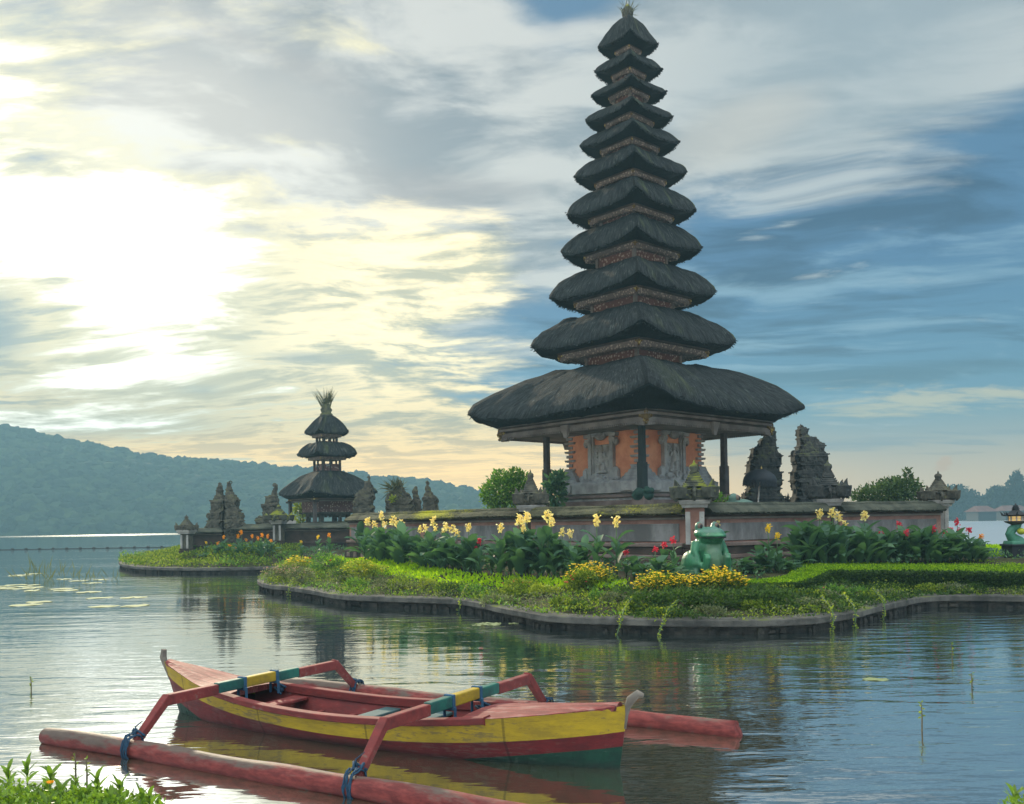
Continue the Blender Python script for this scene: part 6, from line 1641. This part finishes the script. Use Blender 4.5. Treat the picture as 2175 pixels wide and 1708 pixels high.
mb = MB(); mb.tube([(0, 0, -.18), (0, 0, -.005)], .003, 4); mb.build('stem', M_STEM, root)

# ------------------------------------------------------------------ hills, far shore, haze
RIDGE = [(-900, 880), (-500, 884), (-200, 890), (0, 905), (60, 914), (130, 932), (200, 947), (260, 957), (330, 965), (400, 976), (470, 988), (560, 996), (640, 1004), (760, 1016), (830, 1022), (900, 1026), (960, 1034),
         (1020, 1043), (1060, 1052), (1130, 1066), (1250, 1080), (1500, 1090), (1900, 1090), (2000, 1082), (2600, 1078), (3200, 1060)]
def hills():
    D0, D1 = 330.0, 420.0; cols = list(range(-900, 3201, 20)); rows = 16; vs = []; fs = []
    def zr(px):
        y = np.interp(px, [q[0] for q in RIDGE], [q[1] for q in RIDGE]); return max(PT(px, y, D1).z, 3.0)
    def pt(px, t):
        d0 = D0 if px < 1300 else D0 + 10 * min(1, (px - 1300) / 500)
        d = d0 + (D1 - d0) * t; s = t ** .75; x = (px - CX) / F_PX * d
        z = -1 + (zr(px) + 1) * s
        return Vector((x, d, z + 2.0 * mnoise.noise(Vector((x * .03, d * .03, 0))) * min(1, t * 4)))
    for px in cols:
        for j in range(rows + 1): vs.append(pt(px, j / rows))
        p = pt(px, 1); vs.append(Vector((p.x * 1.10, p.y + 45, -1)))
    k = rows + 2
    for i in range(len(cols) - 1):
        for j in range(k - 1): fs.append((i * k + j, (i + 1) * k + j, (i + 1) * k + j + 1, i * k + j + 1))
    mb = MB(); mb.addm(vs, fs); tag(mb.build('hills', M_HILL, smooth=True), kind='structure')
    rng = np.random.RandomState(17); rr = random.Random(17)
    bm = bmesh.new(); bmesh.ops.create_icosphere(bm, subdivisions=2, radius=1.0); iv = np.array([v.co[:] for v in bm.verts]); ifc = [tuple(v.index for v in f.verts) for f in bm.faces]; bm.free()
    var = []
    for s in range(8):
        q = np.array([v * (1 + .42 * mnoise.noise(Vector(v) * 1.7 + Vector((s * 7, 0, 0))) + .22 * mnoise.noise(Vector(v) * 4.1 + Vector((0, s * 5, 0)))) for v in iv]); var.append(q)
    V = []; F = []; o = 0
    def add(p, r, h):
        nonlocal o
        V.append(var[rr.randrange(8)] * np.array([r, r, h]) + np.array(p)); F.extend([tuple(i + o for i in f) for f in ifc]); o += len(iv)
    for px in np.arange(-80, 1140, 7.5):   # crowns along the skyline
        p = pt(px + rr.uniform(-3, 3), 1); r = rr.choice((1.2, 1.5, 1.9, 2.2, 3.1)); add((p.x, p.y + rr.uniform(-5, 2), p.z - r * .2), r, r * rr.uniform(.7, 1.1))
    for i in range(2600):
        px = rr.uniform(-120, 1160); t = rr.uniform(0.02, .98); p = pt(px, t); r = rr.choice((1.2, 1.5, 1.9, 2.4, 3.2)); add((p.x, p.y, p.z - r * .15), r, r * rr.uniform(.6, 1.0))
    mb = MB(); mb.v = np.concatenate(V).tolist(); mb.f = F; mb.mi = [0] * len(F)
    tag(mb.build('hillside_forest', M_FAR), kind='stuff')
hills()
def far_shore():
    d = 290.0; a = PT(1880, 1100, d); mb = MB()
    mb.addm([(a.x - 30, d + 10, -.6), (a.x + 8, d - 2, .35), (a.x + 90, d - 6, .5), (a.x + 260, d - 10, .5), (a.x + 260, d + 130, 1.5), (a.x - 20, d + 130, 1.5)], [(0, 1, 2, 3, 4, 5)])
    tag(mb.build('far_shore_ground', M_SOIL), kind='structure')
far_shore()
def tree(px, ybase, d, items, n, L, label, group, seed, trunk_r=.5):
    b = PT(px, ybase, d); b.z = .3; rng = np.random.RandomState(seed); root = thing('shade_tree', label, 'tree', b, 0, group)
    lb = lobes_px(items, d, b); P, D = blob_points(n, rng, lb)
    quad_obj('crown', leaves_np(P, D + rand_dir(len(P), rng, 0) * .9, L * rng.uniform(.6, 1.3, len(P)), L * .6, rng), M_FAR, root)
    mb = MB(); top = lb[0]; mb.tube([(0, 0, -.3), (top[0] * .4, 0, top[2] * .5), (top[0], top[1], top[2])], [trunk_r, trunk_r * .7, trunk_r * .3], 7)
    for l in lb[1:]: mb.tube([(top[0] * .4, 0, top[2] * .45), (l[0], l[1], l[2])], [trunk_r * .4, trunk_r * .12], 5)
    mb.build('trunk', M_TRUNK, root)
tree(2118, 1098, 285, [(2115, 1058, 17, 18), (2106, 1066, 12, 14), (2126, 1072, 14, 16), (2118, 1046, 11, 9)], 1500, 1.3, 'round-crowned dark tree across the lake behind the red roof', None, 61)
tree(2158, 1098, 280, [(2157, 1040, 15, 24), (2160, 1022, 8, 17), (2150, 1055, 14, 14), (2168, 1058, 16, 18), (2164, 1078, 14, 14)], 1700, 1.3, 'tall airy tree across the lake nearest the frame edge', None, 62)
for i, (px, y, rx, ry, lab) in enumerate(((2010, 1062, 18, 22, 'far bluish tree just past the end pillar'), (2036, 1056, 20, 20, 'widest far tree between end pillar and red roof'), (2062, 1066, 20, 18, 'low far tree right beside the red roof'), (2086, 1074, 16, 14, 'lowest far tree above the red roof'), (1985, 1074, 18, 16, 'far tree partly behind the end pillar'), (2140, 1082, 18, 14, 'low far tree between round and tall trees'), (2185, 1070, 20, 24, 'far tree cut by the frame edge'))):
    tree(px, 1099, 300 + i * 4, [(px, y, rx, ry), (px - rx * .6, y + 6, rx * .6, ry * .7), (px + rx * .6, y + 5, rx * .6, ry * .7), (px, 1092, rx * 1.1, 8)], 1100, 1.5, lab, 'trees across the lake', 70 + i)
def house(px0, px1, yr0, yr1, yw, d, label, group):
    a, b = PT(px0, yw, d), PT(px1, yw, d); w = b.x - a.x; h1 = PT(px0, yr1, d).z - .3; h0 = PT(px0, yr0, d).z - .3
    root = thing('lakeside_house', label, 'house', ((a.x + b.x) / 2, d, .3), 0, group); mb = MB(); mb.box((0, 0, h1 / 2 - .2), (w * .86, 7, h1 + .4)); mb.build('wall', M_BLACK, root)
    mb = MB(); W2 = w / 2; mb.addm([(-W2, -4.4, h1 - .2), (W2, -4.4, h1 - .2), (W2, 4.4, h1 - .2), (-W2, 4.4, h1 - .2), (-W2 * .62, 0, h0), (W2 * .62, 0, h0)], [(0, 1, 5, 4), (1, 2, 5), (2, 3, 4, 5), (3, 0, 4), (3, 2, 1, 0)]); mb.build('roof', M_TILE, root)
    for k in range(4):
        mb = MB(); mb.box((-w * .3 + w * .2 * k, -3.52, h1 * .45), (w * .09, .06, h1 * .5)); mb.build('window' if k != 1 else 'door', M_BLACK, root)
house(2062, 2106, 1075, 1086, 1096, 268, 'lakeside house with hipped red tile roof across the water', 'houses across the lake')
house(2118, 2178, 1074, 1084, 1096, 276, 'longer low red-roofed house below the tall tree', 'houses across the lake')
# the misty lake air
mb = MB(); mb.box((0, 219, 30), (1130, 630, 64)); hz = mb.build('haze', [])
hm = bpy.data.materials.new('lake_haze'); hm.use_nodes = True; ht = NT(hm.node_tree); ht.n.clear()
pv = ht.node('ShaderNodeVolumePrincipled'); pv.inputs['Color'].default_value = (0.25, 0.46, 0.57, 1); pv.inputs['Density'].default_value = 0.0019; pv.inputs['Anisotropy'].default_value = 0.15
ho = ht.node('ShaderNodeOutputMaterial'); ht.l.new(pv.outputs[0], ho.inputs['Volume']); hz.data.materials.append(hm); tag(hz, kind='stuff')
